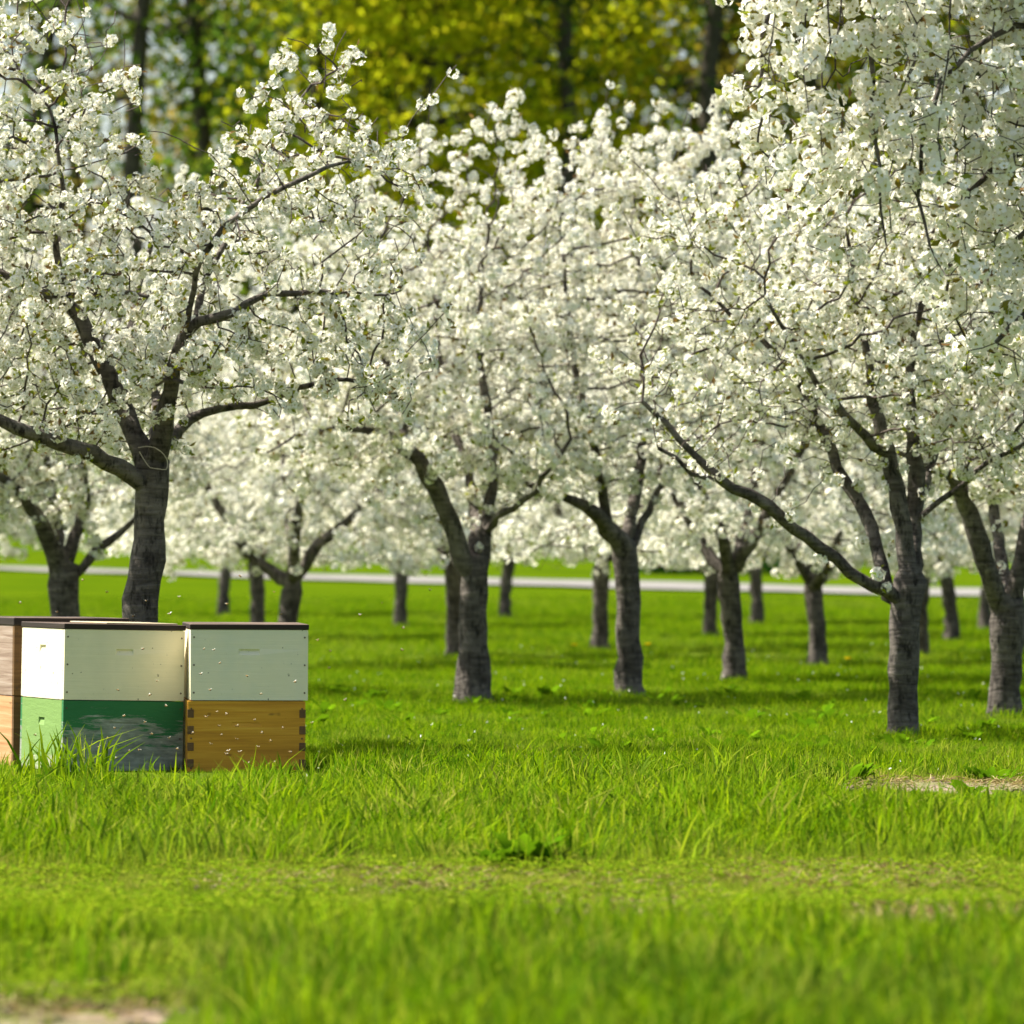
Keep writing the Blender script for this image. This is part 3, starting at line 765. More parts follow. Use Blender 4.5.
# dark low hedge beyond the road
rngh = np.random.default_rng(77)
for (a, b, D, n, lab) in ((640, 835, 91, 3500, 'low dark green hedge beyond the pale road, right of the centre'),):
    xx = (rngh.uniform(a, b, n) - 512) / F * D
    hh = .36 + .12 * fnoise(xx, xx * 0, 1.2)
    yy = D + rngh.normal(size=n) * .6
    pts = np.stack([xx, yy, gz(xx, yy) + rngh.uniform(.05, 1, n) * hh], -1)
    tag(obj('hedge', leaves_mesh('hedge', pts, rngh.uniform(.08, .16, n), rngh, M['hedge_leaf'])), lab, 'hedge')

# ---------------------------------------------------------------- bee hives
def quad_box(bm, x0, x1, y0, y1, z0, z1, mi=0):
    vs = [bm.verts.new(p) for p in ((x0, y0, z0), (x1, y0, z0), (x1, y1, z0), (x0, y1, z0), (x0, y0, z1), (x1, y0, z1), (x1, y1, z1), (x0, y1, z1))]
    fs = []
    for f in ((0, 3, 2, 1), (4, 5, 6, 7), (0, 1, 5, 4), (1, 2, 6, 5), (2, 3, 7, 6), (3, 0, 4, 7)):
        fc = bm.faces.new([vs[i] for i in f]); fc.material_index = mi; fs.append(fc)
    return fs

def panel(bm, ax, a0, a1, z0, z1, face, thick, hole, mi, mh, dep=.010):
    """board in the plane ax ('x' = front board along x, 'y' = side board along y) whose outer face has a sloping hand scoop"""
    hz0, hz1, h0, h1 = hole
    A = [a0, h0, h1, a1]; Z = [z0, hz0, hz1, z1]
    def pt(a, z, dep):
        return (a, face + dep, z) if ax == 'x' else (face + dep, a, z)
    g = {}
    for i in range(4):
        for j in range(4): g[i, j] = bm.verts.new(pt(A[i], Z[j], 0))
    for i in range(3):
        for j in range(3):
            if i == 1 and j == 1: continue
            f = bm.faces.new((g[i, j], g[i + 1, j], g[i + 1, j + 1], g[i, j + 1])); f.material_index = mi
    u0 = bm.verts.new(pt(h0 + .006, hz1, dep)); u1 = bm.verts.new(pt(h1 - .006, hz1, dep))
    for vs in ((g[1, 1], g[2, 1], u1, u0), (u0, u1, g[2, 2], g[1, 2]), (g[1, 1], u0, g[1, 2]), (g[2, 1], g[2, 2], u1)):
        f = bm.faces.new(vs); f.material_index = mh
    b = {}
    for i, a in enumerate((a0, a1)):
        for j, z in enumerate((z0, z1)): b[i, j] = bm.verts.new(pt(a, z, thick))
    for vs in ((b[0, 0], b[1, 0], b[1, 1], b[0, 1]),):
        bm.faces.new(vs).material_index = mi
    for (p, q_, r_, s_) in (((0, 0), (3, 0), (1, 0), (0, 0)), ((0, 3), (3, 3), (1, 1), (0, 1))):
        bm.faces.new((g[p], g[q_], b[r_], b[s_])).material_index = mi
    bm.faces.new((g[0, 0], g[0, 3], b[0, 1], b[0, 0])).material_index = mi
    bm.faces.new((g[3, 0], g[3, 3], b[1, 1], b[1, 0])).material_index = mi

def hive_box(parent, name, w, d, z0, z1, mats, joints=False, scoop=.055, dx=0.0, dy=0.0, label=None):
    """four boards round an open inside; slots: 0 front, 1 side, 2 scoop, 3 end grain"""
    bm = bmesh.new(); t = .02; hz = z0 + (z1 - z0) * .66
    panel(bm, 'x', dx, dx + w, z0, z1, dy, t, (hz, hz + .014, dx + w / 2 - scoop, dx + w / 2 + scoop), 0, 0, .008 if scoop < .04 else .003)
    panel(bm, 'y', dy + t, dy + d - t, z0, z1, dx, t, (hz, hz + .022, dy + d / 2 - .035, dy + d / 2 + .035), 1, 1)
    quad_box(bm, dx + w - t, dx + w, dy + t, dy + d - t, z0, z1, 1)
    quad_box(bm, dx, dx + w, dy + d - t, dy + d, z0, z1, 0)
    quad_box(bm, dx + t, dx + w - t, dy + t, dy + d - t, z1 - .03, z1 - .012, 2)
    if joints:
        n = 9; hh = (z1 - z0) / n
        for k in range(1, n, 2):
            zz = z0 + k * hh
            for x0 in (dx - .0015, dx + w - t):
                quad_box(bm, x0, x0 + t + .0015, dy - .0018, dy + .01, zz, zz + hh, 3)
    for zz in (z0 + .025, (z0 + z1) / 2, z1 - .025):       # nail heads
        for xx in (dx + .011, dx + w - .011):
            c = [bm.verts.new((xx + .0032 * math.cos(q), dy - .0012 - .0016 * joints, zz + .0032 * math.sin(q))) for q in (0, .785, 1.57, 2.356, 3.1416, 3.927, 4.712, 5.5)]
            bm.faces.new(c).material_index = 4
    o = bm_obj(name, bm, list(mats) + [M['nail']], parent)
    bv = o.modifiers.new('bevel', 'BEVEL'); bv.width = .0025; bv.segments = 2; bv.limit_method = 'ANGLE'
    if label: o['label'] = label
    return o

def lid(parent, w, d, z0, z1, over, mats, dx=0.0, dy=0.0, board=False):
    bm = bmesh.new()
    fs = quad_box(bm, dx - over, dx + w + over, dy - over, dy + d + over, z0, z1, 0)
    fs[1].material_index = 1
    if board: quad_box(bm, dx + .16, dx + w - .01, dy + .05, dy + d - .03, z1 + .0005, z1 + .005, 2)
    o = bm_obj('lid', bm, mats, parent)
    bv = o.modifiers.new('bevel', 'BEVEL'); bv.width = .003; bv.segments = 2
    return o

def base_board(parent, w, d, z0, z1, m):
    bm = bmesh.new()
    quad_box(bm, .004, w - .004, .004, d - .01, z0, z1, 0)
    quad_box(bm, .0, .05, .01, d - .015, z0 - .05, z0 - .001, 0); quad_box(bm, w - .05, w, .01, d - .015, z0 - .05, z0 - .001, 0)
    return bm_obj('bottom_board', bm, [m], parent)

def hive(px, D, rz, roll, label, w, lower, upper, z=(.002, .253, .489, .508), sink=0.0, board=False):
    x = (px - 512) / F * D
    r = empty('beehive', (x, D, sink), rz); r.rotation_euler = (0, roll, rz)
    tag(r, label, 'beehive', 'beehives in a row on the grass')
    d = .505
    base_board(r, w, d, z[0] - .024, z[0] - .001, M['lid_edge'])
    hive_box(r, 'hive_box', w, d, z[0], z[1] - .002, *lower)
    hive_box(r, 'hive_box', w, d, z[1] + .001, z[2], *upper)
    lid(r, w, d, z[2] + .001, z[3], .003, [M['lid_edge'], M['lid_dark'], M['lid_top']], board=board)
    return r
def spec(mats, joints=False, scoop=.05, dx=0.0, dy=0.0, label=None): return (mats, joints, scoop, dx, dy, label)
hive(62, 20.0, R(21), R(1.2), 'beehive with a cream box over a worn dark green box, middle of the three', .42,
     spec([M['green_front'], M['green_side'], M['end_grain_and_shade'], M['end_grain_and_shade']], label='worn green box with bare grey boards'),
     spec([M['cream'], M['cream'], M['scoop'], M['scoop']], scoop=.03, label='cream painted box'), sink=-.006, board=True)
hive(190, 20.0, R(6.0), R(.3), 'beehive with a pale box over a bare honey-coloured box with finger joints', .392,
     spec([M['honey_wood'], M['honey_wood'], M['end_grain_and_shade'], M['end_grain_and_shade']], True, dx=-.008, label='bare honey-coloured box with finger joints'),
     spec([M['cream_cool'], M['cream'], M['scoop'], M['scoop']], scoop=.035, label='pale grey-cream painted box'), sink=-.008)
hive(13, 20.56, R(22), R(.6), 'beehive cut by the left edge, weathered grey box over bare pinkish pine', .41,
     spec([M['end_grain_and_shade'], M['pink_wood'], M['scoop'], M['end_grain_and_shade']], label='bare pinkish pine box'),  # front boards of both boxes coloured dark to stand for their shade
     spec([M['end_grain_and_shade'], M['grey_wood'], M['scoop'], M['scoop']], label='weathered whitish grey box'), z=(.012, .262, .502, .530), sink=-.016)

# ---------------------------------------------------------------- bees
def bee_mesh():
    bm = bmesh.new()
    def ball(c, r, mi, seg=8):
        g = bmesh.ops.create_uvsphere(bm, u_segments=seg, v_segments=6, radius=1.0)
        for vv in g['verts']: vv.co = Vector((vv.co.x * r[0] + c[0], vv.co.y * r[1] + c[1], vv.co.z * r[2] + c[2]))
        for f in {f for vv in g['verts'] for f in vv.link_faces}: f.material_index = mi
    ball((.0045, 0, 0), (.0019, .0020, .0019), 1); ball((.0015, 0, .0004), (.0027, .0026, .0026), 0)
    ball((-.0022, 0, 0), (.0022, .0025, .0024), 0); ball((-.0040, 0, -.0005), (.0018, .0021, .0020), 1); ball((-.0056, 0, -.0010), (.0017, .0015, .0014), 0)
    for s in (-1, 1):
        for (x0, L, w, sw) in ((.0015, .0085, .0028, .35), (0, .006, .0022, .9)):
            b = Vector((x0, s * .0015, .0025)); d = Vector((-math.sin(sw), s * math.cos(sw), .35)).normalized(); e = Vector((math.cos(sw), s * math.sin(sw), 0))
            vs = [bm.verts.new(b), bm.verts.new(b + d * L * .6 + e * w * .5), bm.verts.new(b + d * L), bm.verts.new(b + d * L * .6 - e * w * .6)]
            bm.faces.new(vs).material_index = 2
    me = bpy.data.meshes.new('honeybee'); bm.to_mesh(me); bm.free()
    for m in (M['bee'], M['bee_dark'], M['wing']): me.materials.append(m)
    return me
BEE = bee_mesh(); rb = random.Random(4)
BEES = {
 'honeybee flying close in front of the pale box of the right hive': [(204, 649), (214, 650), (220, 663), (201, 674), (210, 690), (261, 694), (247, 676), (295, 682)],
 'honeybee flying in front of the bare honey-coloured box': [(217, 712), (227, 714), (206, 717), (219, 726), (237, 726), (236, 739), (221, 735), (229, 751), (226, 754), (258, 747), (271, 741), (244, 762), (249, 763), (267, 763), (275, 762), (193, 733), (254, 720), (283, 728), (211, 744), (262, 733), (240, 752), (290, 752)],
 'honeybee flying in front of the cream box of the middle hive': [(143, 649), (157, 681), (118, 690), (150, 695)],
 'honeybee flying in front of the worn green box': [(166, 706), (115, 728), (139, 750), (169, 738), (129, 751), (99, 747), (116, 758), (35, 735), (177, 749), (108, 738), (152, 734), (124, 716), (145, 722)],
 'honeybee in the air just above the hive lids': [(179, 597), (146, 601), (227, 604), (281, 614), (133, 616), (107, 592), (83, 580), (57, 612), (240, 576), (274, 592), (170, 614), (20, 603)],
 'honeybee in the air over the grass right of the hives': [(330, 651), (312, 723), (329, 668), (402, 650), (382, 603), (403, 628), (360, 615), (345, 700), (318, 640), (378, 560), (430, 590)],
}
for lab, L in BEES.items():
    for px, py in L:
        near = 'in front' in lab
        p = P(px, py, rb.uniform(19.72, 19.9) if near else rb.uniform(19.0, 21.4))
        o = bpy.data.objects.new('honeybee', BEE); COL.objects.link(o)
        o.location = p; o.rotation_euler = (rb.uniform(-.5, .5), rb.uniform(-.5, .5), rb.uniform(0, 6.28))
        k = rb.uniform(.75, 1.0); o.scale = (k, k, k)
        tag(o, lab, 'bee', 'honeybees: ' + lab[9:])

# ---------------------------------------------------------------- dandelions and weeds
def dandelion(px, py, label, sc=1.0, h=.10):
    D = F * H / (py - HY); x = (px - 512) / F * D; z = float(gz(x, D))
    t = empty('dandelion', (x, D, z)); t.scale = (sc, sc, sc); tag(t, label, 'dandelion', 'dandelions in the grass')
    rng = np.random.default_rng(int(px))
    v, q = tube([(0, 0, -.01), (.004, 0, h * .5), (0, .003, h)], [.0022, .002, .0018], 6)
    obj('stem', mesh_np('stem', v, [(q, 0)], [M['weed_leaf']], True), t)
    n = 70; a = rng.uniform(0, 6.28, n); r = rng.uniform(.3, 1, n) ** .5
    d = np.stack([np.cos(a) * r, np.sin(a) * r, .9 - .6 * r], -1); d = unit(d); s = unit(np.cross(d, [0, 0, 1.])); c = np.array([0, .003, h])
    V = np.stack([c + d * .002, c + d * .014 + s * .002, c + d * .019, c + d * .014 - s * .002], 1).reshape(-1, 3)
    Q = np.arange(n)[:, None] * 4 + np.array([0, 1, 2, 3])
    obj('flower_head', mesh_np('flower_head', V, [(Q, 0)], [M['dandelion']]), t)
for px, py, lab, h in ((648, 668, 'yellow dandelion in the grass just right of the bent centre trunk', .10), (574, 670, 'yellow dandelion left of the bent centre trunk, under its low limb', .10),
        (848, 684, 'yellow dandelion left of the nearest whole trunk', .09), (390, 832, 'yellow dandelion in the sharp grass right of the hives', .055)):
    dandelion(px, py, lab, 1.4 if py < 700 else .8, h)

def weed(px, py, r, label, n, L):
    D = F * H / (py - HY); x = (px - 512) / F * D; rng = np.random.default_rng(int(px)); V = []; Q = []; o = 0
    for k in range(n):
        a = rng.uniform(0, 6.28); rr = r * rng.uniform(0, 1) ** .5; b = np.array([rr * math.cos(a), rr * .8 * math.sin(a), .0])
        d = np.array([math.cos(a) * .8, math.sin(a) * .8, rng.uniform(.6, 2.0)]); d /= np.linalg.norm(d); s = np.cross(d, [0, 0, 1.]); s /= np.linalg.norm(s); u = np.cross(s, d)
        l = L * rng.uniform(.6, 1.2); w = l * .22
        prof = ((0, .15, 0), (.3, .8, .05), (.6, 1., .04), (.85, .6, -.06), (1., .05, -.15))
        for f, ww, lift in prof:
            c = b + d * l * f + u * l * lift
            V += [c - s * w * ww + u * w * .3 * ww, c, c + s * w * ww + u * w * .3 * ww]
        for i in range(4):
            for j in range(2): Q.append((o + i * 3 + j, o + i * 3 + j + 1, o + i * 3 + 4 + j, o + i * 3 + 3 + j))
        o += 15
    ob = obj('weed_plant', mesh_np('weed_plant', V, [(np.array(Q), 0)], [M['weed_leaf']], True)); ob.location = (x, D, float(gz(x, D)))
    tag(ob, label, 'weed')
weed(522, 866, .075, 'dark broad-leaved weed at the edge of the mown strip, below centre', 44, .095)
weed(486, 866, .05, 'small dark weed left of the larger broad-leaved weed', 26, .06)
weed(990, 785, .07, 'dark low weed at the bare soil patch on the right', 40, .06)
weed(848, 789, .05, 'dark upright weed left of the bare soil patch', 30, .08)

# ---------------------------------------------------------------- litter and clover on the worn strip
M['straw'] = thin_leaf('dead_grass', [(0, (.20, .14, .06)), (.5, (.36, .28, .12)), (1, (.52, .44, .22))], .2)
M['crumb'] = soil_mat('soil_crumb', (.10, .07, .05), (.30, .22, .16))
M['clover'] = thin_leaf('clover_leaf', [(0, (.09, .17, .006)), (.6, (.16, .25, .008)), (1, (.26, .30, .02))], .3)
rl = np.random.default_rng(55)
def worn_points(n, spots):
    X = []; Y = []
    for (pa, pb, ya, yb, wgt) in spots:
        m = int(n * wgt); py = rl.uniform(ya, yb, m); D = F * H / (py - HY)
        X.append((rl.uniform(pa, pb, m) - 512) / F * D + rl.normal(size=m) * .03); Y.append(D)
    X = np.concatenate(X); Y = np.concatenate(Y); k = fnoise(X, Y, 3.5) > -.25
    return X[k], Y[k]
SPOTS = [(360, 490, 872, 892, .2), (740, 960, 866, 888, .4), (520, 760, 872, 905, .15), (860, 1030, 905, 925, .2), (560, 700, 895, 915, .1), (200, 370, 870, 890, .12), (840, 1040, 784, 797, .16), (-20, 170, 990, 1030, .1)]
x, y = worn_points(6500, SPOTS); n = len(x)
az = rl.uniform(0, 6.28, n); L = rl.uniform(.012, .055, n); wd = rl.uniform(.0007, .0018, n); up = rl.uniform(-.05, .5, n)
d = np.stack([np.cos(az), np.sin(az), up], -1); sd_ = np.stack([-np.sin(az), np.cos(az), az * 0], -1)
b = np.stack([x, y, gz(x, y) + rl.uniform(.006, .022, n)], -1)
V = np.stack([b - sd_ * wd[:, None], b + sd_ * wd[:, None], b + d * L[:, None] * .6 + sd_ * wd[:, None] * .8, b + d * L[:, None] * [1, 1, .7], b + d * L[:, None] * .6 - sd_ * wd[:, None] * .8], 1).reshape(-1, 3)
tag(obj('straw', mesh_np('straw', V, [(np.arange(n)[:, None] * 5 + np.arange(5), 0)], [M['straw']])), 'pale dead grass lying on the worn strip', 'straw', kind='stuff')
x, y = worn_points(3600, SPOTS); n = len(x)
ico = bmesh.new(); bmesh.ops.create_icosphere(ico, subdivisions=1, radius=1.0); iv = np.array([v.co[:] for v in ico.verts]); ifc = np.array([[v.index for v in f.verts] for f in ico.faces]); ico.free()
V = iv[None] * (1 + .3 * rl.normal(size=(n, len(iv), 1))) * ((rl.uniform(.002, .009, n) * (1 + (rl.uniform(0, 1, n) > .97) * 1.2))[:, None, None] * np.array([1, 1, .7])) + np.stack([x, y, gz(x, y) + .006], -1)[:, None, :]
tag(obj('soil_crumbs', mesh_np('soil_crumbs', V.reshape(-1, 3), [((ifc[None] + np.arange(n)[:, None, None] * len(iv)).reshape(-1, 3), 0)], [M['crumb']])), 'crumbs of dry soil on the worn strip', 'soil crumbs', kind='stuff')
x, y = worn_points(26000, [(-120, 1140, 868, 918, .75), (-60, 330, 900, 1010, .25)]); n = len(x)
h = rl.uniform(.012, .042, n); az = rl.uniform(0, 6.28, n); V = []; 
c = np.stack([x, y, gz(x, y) + h], -1)
for q in range(3):
    a = az + q * 2.094; rr = rl.uniform(.006, .011, n)
    d = np.stack([np.cos(a), np.sin(a), rl.uniform(-.1, .5, n)], -1); e = np.stack([-np.sin(a), np.cos(a), az * 0], -1)
    V.append(np.stack([c, c + (d * .6 + e * .55) * rr[:, None], c + (d * 1.1 + e * .3) * rr[:, None], c + (d * 1.1 - e * .3) * rr[:, None], c + (d * .6 - e * .55) * rr[:, None]], 1).reshape(-1, 3))
V = np.concatenate(V)
tag(obj('clover', mesh_np('clover', V, [(np.arange(3 * n)[:, None] * 5 + np.arange(5), 0)], [M['clover']])), 'low clover leaves in the short worn strip', 'clover', kind='stuff')

rw = np.random.default_rng(91); V = []; Q = []; o = 0
for k in range(260):
    D = rw.uniform(14.9, 30); x = rw.uniform(-1, 1) * (.0853 * D + 1.2)
    if x / D * F < -170 and 18.6 < D < 21.2: continue
    z = float(gz(x, D)); H0 = rw.uniform(.02, .07)
    for j in range(rw.integers(5, 10)):
        a = rw.uniform(0, 6.28); d = np.array([math.cos(a), math.sin(a), rw.uniform(.4, 1.3)]); d /= np.linalg.norm(d); sv = np.array([-math.sin(a), math.cos(a), 0]); L = H0 * rw.uniform(.8, 1.5) + .02; w = L * .2
        b = np.array([x, D, z]) + np.array([rw.normal() * .015, rw.normal() * .015, 0])
        V += [b, b + d * L * .5 + sv * w, b + d * L * .85 + sv * w * .7 - [0, 0, L * .08], b + d * L - [0, 0, L * .18], b + d * L * .85 - sv * w * .7 - [0, 0, L * .08], b + d * L * .5 - sv * w]
        Q.append([o, o + 1, o + 2, o + 3, o + 4, o + 5]); o += 6
tag(obj('ground_weeds', mesh_np('ground_weeds', V, [(np.array(Q), 0)], [M['weed_leaf']])), 'small broad-leaved weeds scattered through the grass', 'weeds', kind='stuff')
n = 450; D = rw.uniform(19, 42, n); x = rw.uniform(-1, 1, n) * (.0853 * D + 1.5)
pts = np.stack([x, D, gz(x, D) + rw.uniform(.015, .05, n)], -1)
tag(obj('fallen_petals', leaves_mesh('fallen_petals', pts, rw.uniform(.010, .016, n), rw, M['petal'])), 'white petals fallen on the grass under the trees', 'petals', kind='stuff')

# ---------------------------------------------------------------- grass
def tuft_mesh(seed, n, spread, wmin, wmax, lean):
    rng = np.random.default_rng(seed); V = []; Q = []; T = []; o = 0
    for k in range(n):
        a = rng.uniform(0, 6.28); r = spread * math.sqrt(rng.uniform(0, 1)); b = np.array([r * math.cos(a), r * math.sin(a), 0.])
        h = rng.uniform(.45, 1.0); az = rng.uniform(0, 6.28); ln = rng.uniform(.05, lean) * h; w = rng.uniform(wmin, wmax)
        d = np.array([math.cos(az), math.sin(az), 0]); fa = rng.uniform(0, 6.28); s = np.array([math.cos(fa), math.sin(fa), 0])
        kink = rng.uniform(0, 1) < .12
        for f, ww in ((0, .8), (.35, 1.), (.7, .75)):
            c = b + d * ln * f ** 1.9 + np.array([0, 0, h * (f - (.22 if kink else .06) * f ** 3)])
            V += [c - s * w * ww / 2, c + s * w * ww / 2]
        V.append(b + d * ln * (1.35 if kink else 1.) + np.array([0, 0, h * (.72 if kink else .93)]))
        Q += [(o, o + 1, o + 3, o + 2), (o + 2, o + 3, o + 5, o + 4)]; T.append((o + 4, o + 5, o + 6)); o += 7
    return mesh_np('grass_tuft', V, [(np.array(Q), 0), (np.array(T), 0)], [M['grass']], True)
tufts = bpy.data.collections.new('grass_tufts')
for k in range(8):
    # unit-height tufts; blade width is in units of the height
    tufts.objects.link(bpy.data.objects.new('grass_tuft_%02d' % k, tuft_mesh(400 + k, 16, .75, .030, .062, 1.5 if k < 3 else .55)))

rg = np.random.default_rng(12)
PX, PY, PS, PT = [], [], [], []
HIVES = [(62, 20.0, 21, .42), (190, 20.0, 6, .392), (13, 20.56, 22, .41)]
def scatter(d0, d1, dens, hfun, margin=1.6, tint=.05):
    n = int((d1 - d0) * (.0853 * (d0 + d1) + 2 * margin) * dens)
    D = rg.uniform(d0, d1, n); half = .0853 * D + margin
    x = rg.uniform(-1, 1, n) * half
    keep = rg.uniform(0, 1, n) < half / (.0853 * d1 + margin)
    x, D = x[keep], D[keep]
    s, t = hfun(x, D)
    hide = np.zeros(len(x), bool)
    for px, dd, a, w in HIVES:
        cx = (px - 512) / F * dd; ca, sa = math.cos(R(a)), math.sin(R(a))
        lx = (x - cx) * ca + (D - dd) * sa; ly = -(x - cx) * sa + (D - dd) * ca
        hide |= (lx > -.01) & (lx < w + .01) & (ly > -.01) & (ly < .52)
    q = rg.uniform(0, 1, len(x))
    for (cx, dd, a, b) in patches:
        e = np.hypot((x - cx) / a, (D - dd) / b) + .45 * fnoise(x, D, 5)
        hide |= (e < .95) & (q < (.55 if cx > 0 else .93))
        s = np.where(e < 1.25, s * .6, s); t = np.where(e < 1.7, t + rg.uniform(0, .6, len(x)) * np.clip(1.9 - e, 0, 1), t)
    k = ~hide
    PX.append(x[k]); PY.append(D[k]); PS.append(s[k]); PT.append(np.clip(t[k], 0, 1))
def H_near(x, D):
    px = x / D * F + 512
    n = 1 + .45 * fnoise(x, D, 2.2) + .3 * fnoise(x + 9, D, 5)
    left = np.clip((330 - px) / 200, 0, 1)
    s = (.085 - .035 * left) * n * rg.uniform(.7, 1.25, len(x))
    t = np.clip(rg.normal(size=len(x)) * .12 + .08 + .22 * fnoise(x, D, 2.2), 0, 1) + .14 * left + (rg.uniform(0, 1, len(x)) < .03) * .6
    return s, t
def H_strip(x, D):
    edge = .5 * fnoise(x * .6, x * 0, 1.5)
    m = np.clip(1 - np.abs(D - 13.0 - .25 * edge) / 1.65, 0, 1); m = np.clip(m * 3, 0, 1)
    n = 1 + .35 * fnoise(x, D, 1.6)
    s = (.080 * (1 - m) + .030 * m) * n * rg.uniform(.7, 1.3, len(x))
    t = m * (.30 + .3 * fnoise(x, D, 2.5) + rg.normal(size=len(x)) * .12) + rg.uniform(0, .12, len(x)) + (rg.uniform(0, 1, len(x)) < .05) * .5
    return s, t
def H_mid(x, D):
    n = 1 + .30 * fnoise(x, D, 1.4) + .22 * fnoise(x + 5, D, 4)
    s = .078 * n * rg.uniform(.6, 1.4, len(x))
    px = x / D * F + 512
    s = np.where((px > 830) & (D > 16.6) & (D < 18.9), s * .45, s); s = np.where(D > 20, s * .62, s)
    s = np.where((D > 14.9) & (D < 17), s * 1.25, s)
    s = np.where((px < 335) & (D > 18.9) & (D < 20.1), s * .24, np.where((px < 335) & (D > 17.6), s * .7, s))
    t = rg.uniform(0, .10, len(x)) + (rg.uniform(0, 1, len(x)) < .035) * .55 + np.clip(fnoise(x + 3, D, .9) - .35, 0, 1) * .25
    return s, t
def H_far(x, D):
    n = 1 + .3 * fnoise(x, D, .8)
    return .046 * n * rg.uniform(.7, 1.3, len(x)) * (1 + (D - 24) / 60), rg.uniform(0, .08, len(x)) + np.clip(fnoise(x + 3, D, .5) - .3, 0, 1) * .15
scatter(9.0, 11.2, 340, H_near)
scatter(11.2, 14.8, 1800, H_strip)
scatter(14.8, 24, 520, H_mid)
scatter(24, 36, 260, H_far, 2.0)
scatter(70, 76, 60, lambda x, D: (H_far(x, D)[0] * .45, H_far(x, D)[1]), 3.0)
scatter(36, 70, 90, lambda x, D: (H_far(x, D)[0] * .95, H_far(x, D)[1]), 3.0)
for k in range(1000):
    px_ = rg.uniform(-40, 1064); py_ = rg.uniform(948, 1080)
    if px_ < 260 and (py_ > 995 or rg.uniform() < .75): continue
    D_ = F * H / (py_ - HY); PX.append(np.array([(px_ - 512) / F * D_])); PY.append(np.array([D_])); PS.append(rg.uniform(.08, .17, 1)); PT.append(rg.uniform(0, .15, 1))
for k in range(420):
    px_ = rg.uniform(-60, 1090); py_ = rg.uniform(785, 868); D_ = F * H / (py_ - HY)
    if (px_ < 340 and py_ < 800) or (px_ > 820 and 780 < py_ < 822): continue
    PX.append(np.array([(px_ - 512) / F * D_])); PY.append(np.array([D_])); PS.append(rg.uniform(.11, .165, 1)); PT.append(rg.uniform(0, .2, 1))
# tall stray clumps at the foot of the hives and along the strip
def clump(px, py, n, r, h0, h1, tint=0.0):
    D = F * H / (py - HY); cx = (px - 512) / F * D
    PX.append(cx + rg.normal(size=n) * r); PY.append(D + rg.normal(size=n) * r * .6); PS.append(rg.uniform(h0, h1, n)); PT.append(np.clip(rg.uniform(0, .12, n) + tint, 0, 1))
clump(52, 783, 3, .03, .16, .25); clump(72, 785, 3, .04, .14, .22); clump(100, 785, 3, .06, .10, .17); clump(15, 782, 3, .04, .10, .15)
for px in range(20, 312, 6): clump(px, 784 + rg.uniform(-2, 6), 2, .03, .03, .06)
for tx, tD in ((903, 23.6), (474, 28.7), (629, 29.6), (1005, 26.3), (136, 21.7)):
    for q in range(16):
        a_ = rg.uniform(0, 6.28); PX.append(np.array([(tx - 512) / F * tD + .10 * math.cos(a_)])); PY.append(np.array([tD + .10 * math.sin(a_)])); PS.append(rg.uniform(.04, .095, 1)); PT.append(rg.uniform(0, .15, 1))
clump(292, 790, 5, .03, .10, .16); clump(268, 788, 4, .03, .10, .15)
for px in (400, 560, 650, 720, 860, 930, 1000, 470): clump(px, 850 + rg.uniform(-8, 10), 6, .05, .10, .16)
for px in (440, 452, 470, 620): clump(px, 862, 5, .03, .05, .09, .45)
gx, gy, gs, gt = map(np.concatenate, (PX, PY, PS, PT)); ng = len(gx); print('tufts', ng)
gm = bpy.data.meshes.new('grass'); gm.vertices.add(ng)
gm.vertices.foreach_set('co', np.stack([gx, gy, gz(gx, gy) - .004], -1).astype(np.float32).ravel())
def add_attr(nm, typ, arr, key='value'):
    a = gm.attributes.new(nm, typ, 'POINT'); a.data.foreach_set(key, arr.astype(np.float32 if typ != 'INT' else np.int32).ravel())
add_attr('size', 'FLOAT_VECTOR', np.stack([gs * rg.uniform(.8, 1.2, ng), gs, gs], -1) * np.array([1, 1, 1]), 'vector')
add_attr('turn', 'FLOAT_VECTOR', np.stack([rg.normal(size=ng) * .12, rg.normal(size=ng) * .12, rg.uniform(0, 6.28, ng)], -1), 'vector')
_pxg = gx / gy * F + 512
tone = np.clip(.10 + .30 * fnoise(gx + 4, gy * .6, 2.6) + .26 * fnoise(gx, gy * .7 + 3, 6.5) + np.where(gy < 11.6, .16 * np.clip((_pxg - 250) / 300, -1, 1), 0) + rg.normal(size=ng) * .14, 0, .85) * np.where(np.abs(gy - 13.0) < 1.4, .5, 1)
add_attr('tone', 'FLOAT', tone)
add_attr('pick', 'INT', rg.integers(0, 8, ng)); add_attr('tint', 'FLOAT', gt)
go = obj('grass', gm); tag(go, kind='stuff', label='bright green spring grass over the orchard floor', cat='grass')
ng_ = bpy.data.node_groups.new('grass_scatter', 'GeometryNodeTree')
ng_.interface.new_socket('Geometry', in_out='INPUT', socket_type='NodeSocketGeometry'); ng_.interface.new_socket('Geometry', in_out='OUTPUT', socket_type='NodeSocketGeometry')
gi = ng_.nodes.new('NodeGroupInput'); goo = ng_.nodes.new('NodeGroupOutput'); ip = ng_.nodes.new('GeometryNodeInstanceOnPoints'); ci = ng_.nodes.new('GeometryNodeCollectionInfo')
ci.inputs['Collection'].default_value = tufts; ci.inputs['Separate Children'].default_value = True; ci.inputs['Reset Children'].default_value = True
def named(nm, typ):
    n = ng_.nodes.new('GeometryNodeInputNamedAttribute'); n.data_type = typ; n.inputs['Name'].default_value = nm; return n.outputs['Attribute']
L_ = ng_.links.new
L_(gi.outputs[0], ip.inputs['Points']); L_(ci.outputs[0], ip.inputs['Instance']); ip.inputs['Pick Instance'].default_value = True
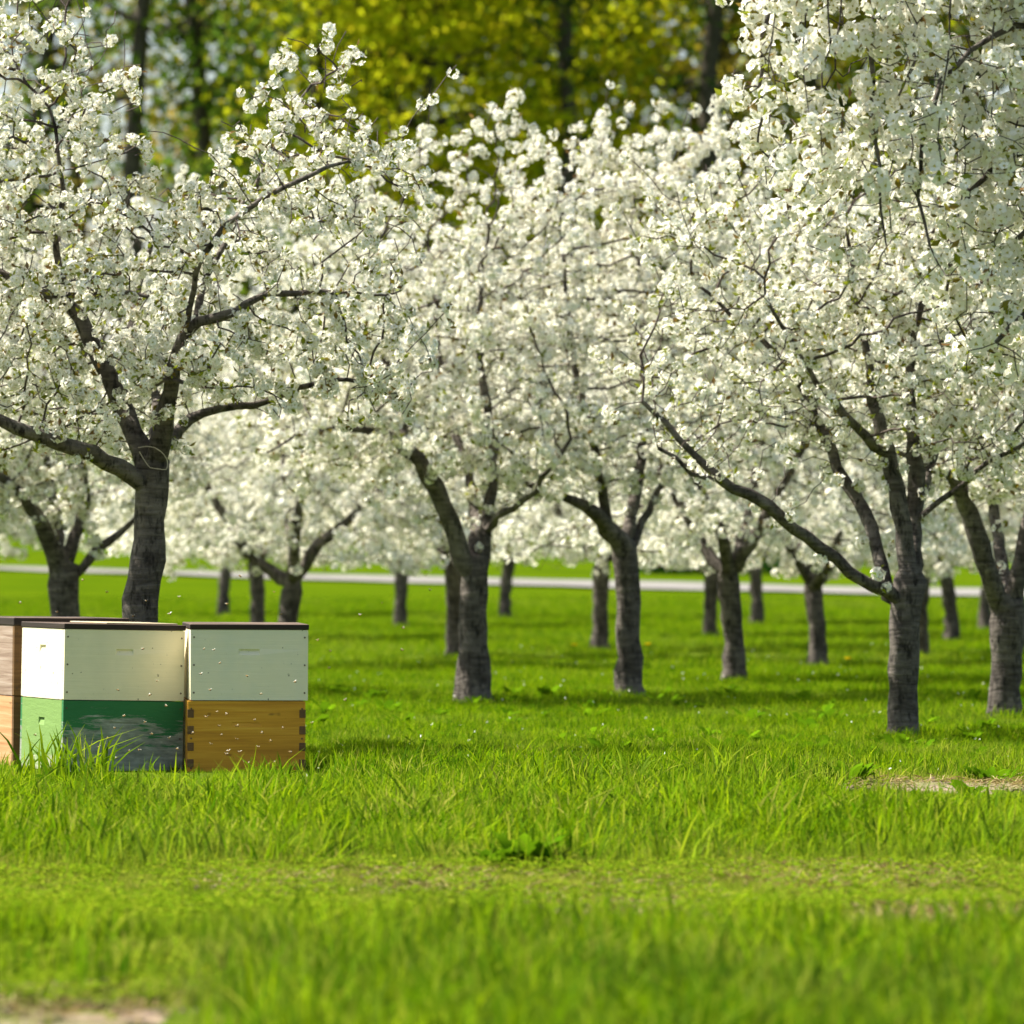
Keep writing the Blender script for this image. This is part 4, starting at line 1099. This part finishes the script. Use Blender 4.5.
L_(named('pick', 'INT'), ip.inputs['Instance Index']); L_(named('turn', 'FLOAT_VECTOR'), ip.inputs['Rotation']); L_(named('size', 'FLOAT_VECTOR'), ip.inputs['Scale'])
L_(ip.outputs[0], goo.inputs[0])
md = go.modifiers.new('scatter', 'NODES'); md.node_group = ng_

# ---------------------------------------------------------------- light, sky, camera
SUN_AZ, SUN_EL = (-.95, .31), 53.0           # direction towards the sun in plan
sd = Vector((SUN_AZ[0] * math.cos(R(SUN_EL)), SUN_AZ[1] * math.cos(R(SUN_EL)), math.sin(R(SUN_EL)))).normalized()
ld = bpy.data.lights.new('sun', 'SUN'); ld.energy = 5.0; ld.angle = R(.53); ld.color = (1, .945, .84)
lo = bpy.data.objects.new('sun', ld); COL.objects.link(lo); lo.rotation_euler = sd.to_track_quat('Z', 'Y').to_euler(); lo.location = (-20, 10, 30)
w = bpy.data.worlds.new('World'); SC.world = w; w.use_nodes = True
nt = w.node_tree; nt.nodes.clear()
sky = nt.nodes.new('ShaderNodeTexSky'); sky.sky_type = 'NISHITA'; sky.sun_disc = False
sky.sun_elevation = R(SUN_EL); sky.sun_rotation = math.atan2(sd.x, sd.y); sky.air_density = 1.0; sky.dust_density = 2.0; sky.ozone_density = 1.0
bg = nt.nodes.new('ShaderNodeBackground'); bg.inputs[1].default_value = .078
wo = nt.nodes.new('ShaderNodeOutputWorld'); hs = nt.nodes.new('ShaderNodeHueSaturation'); hs.inputs['Saturation'].default_value = .9; nt.links.new(sky.outputs[0], hs.inputs['Color']); nt.links.new(hs.outputs[0], bg.inputs[0]); nt.links.new(bg.outputs[0], wo.inputs[0])

cd = bpy.data.cameras.new('camera'); co = bpy.data.objects.new('camera', cd); COL.objects.link(co)
co.location = (0, 0, H); co.rotation_euler = (R(90), 0, 0)
cd.sensor_width = 36.0; cd.lens = F / 1024 * 36.0; cd.shift_y = (HY - 512) / 1024
cd.clip_start = .1; cd.clip_end = 3000
cd.dof.use_dof = True; cd.dof.focus_distance = 19.2; cd.dof.aperture_fstop = (cd.lens / 1000) / .030; cd.dof.aperture_blades = 0
SC.camera = co
SC.view_settings.view_transform = 'Standard'; SC.view_settings.look = 'None'; SC.view_settings.exposure = 1.36; SC.view_settings.gamma = 1.0
SC.cycles.use_denoising = True
SC.cycles.max_bounces = 8; SC.cycles.diffuse_bounces = 3; SC.cycles.transmission_bounces = 4; SC.cycles.transparent_max_bounces = 4
SC.cycles.caustics_reflective = False; SC.cycles.caustics_refractive = False
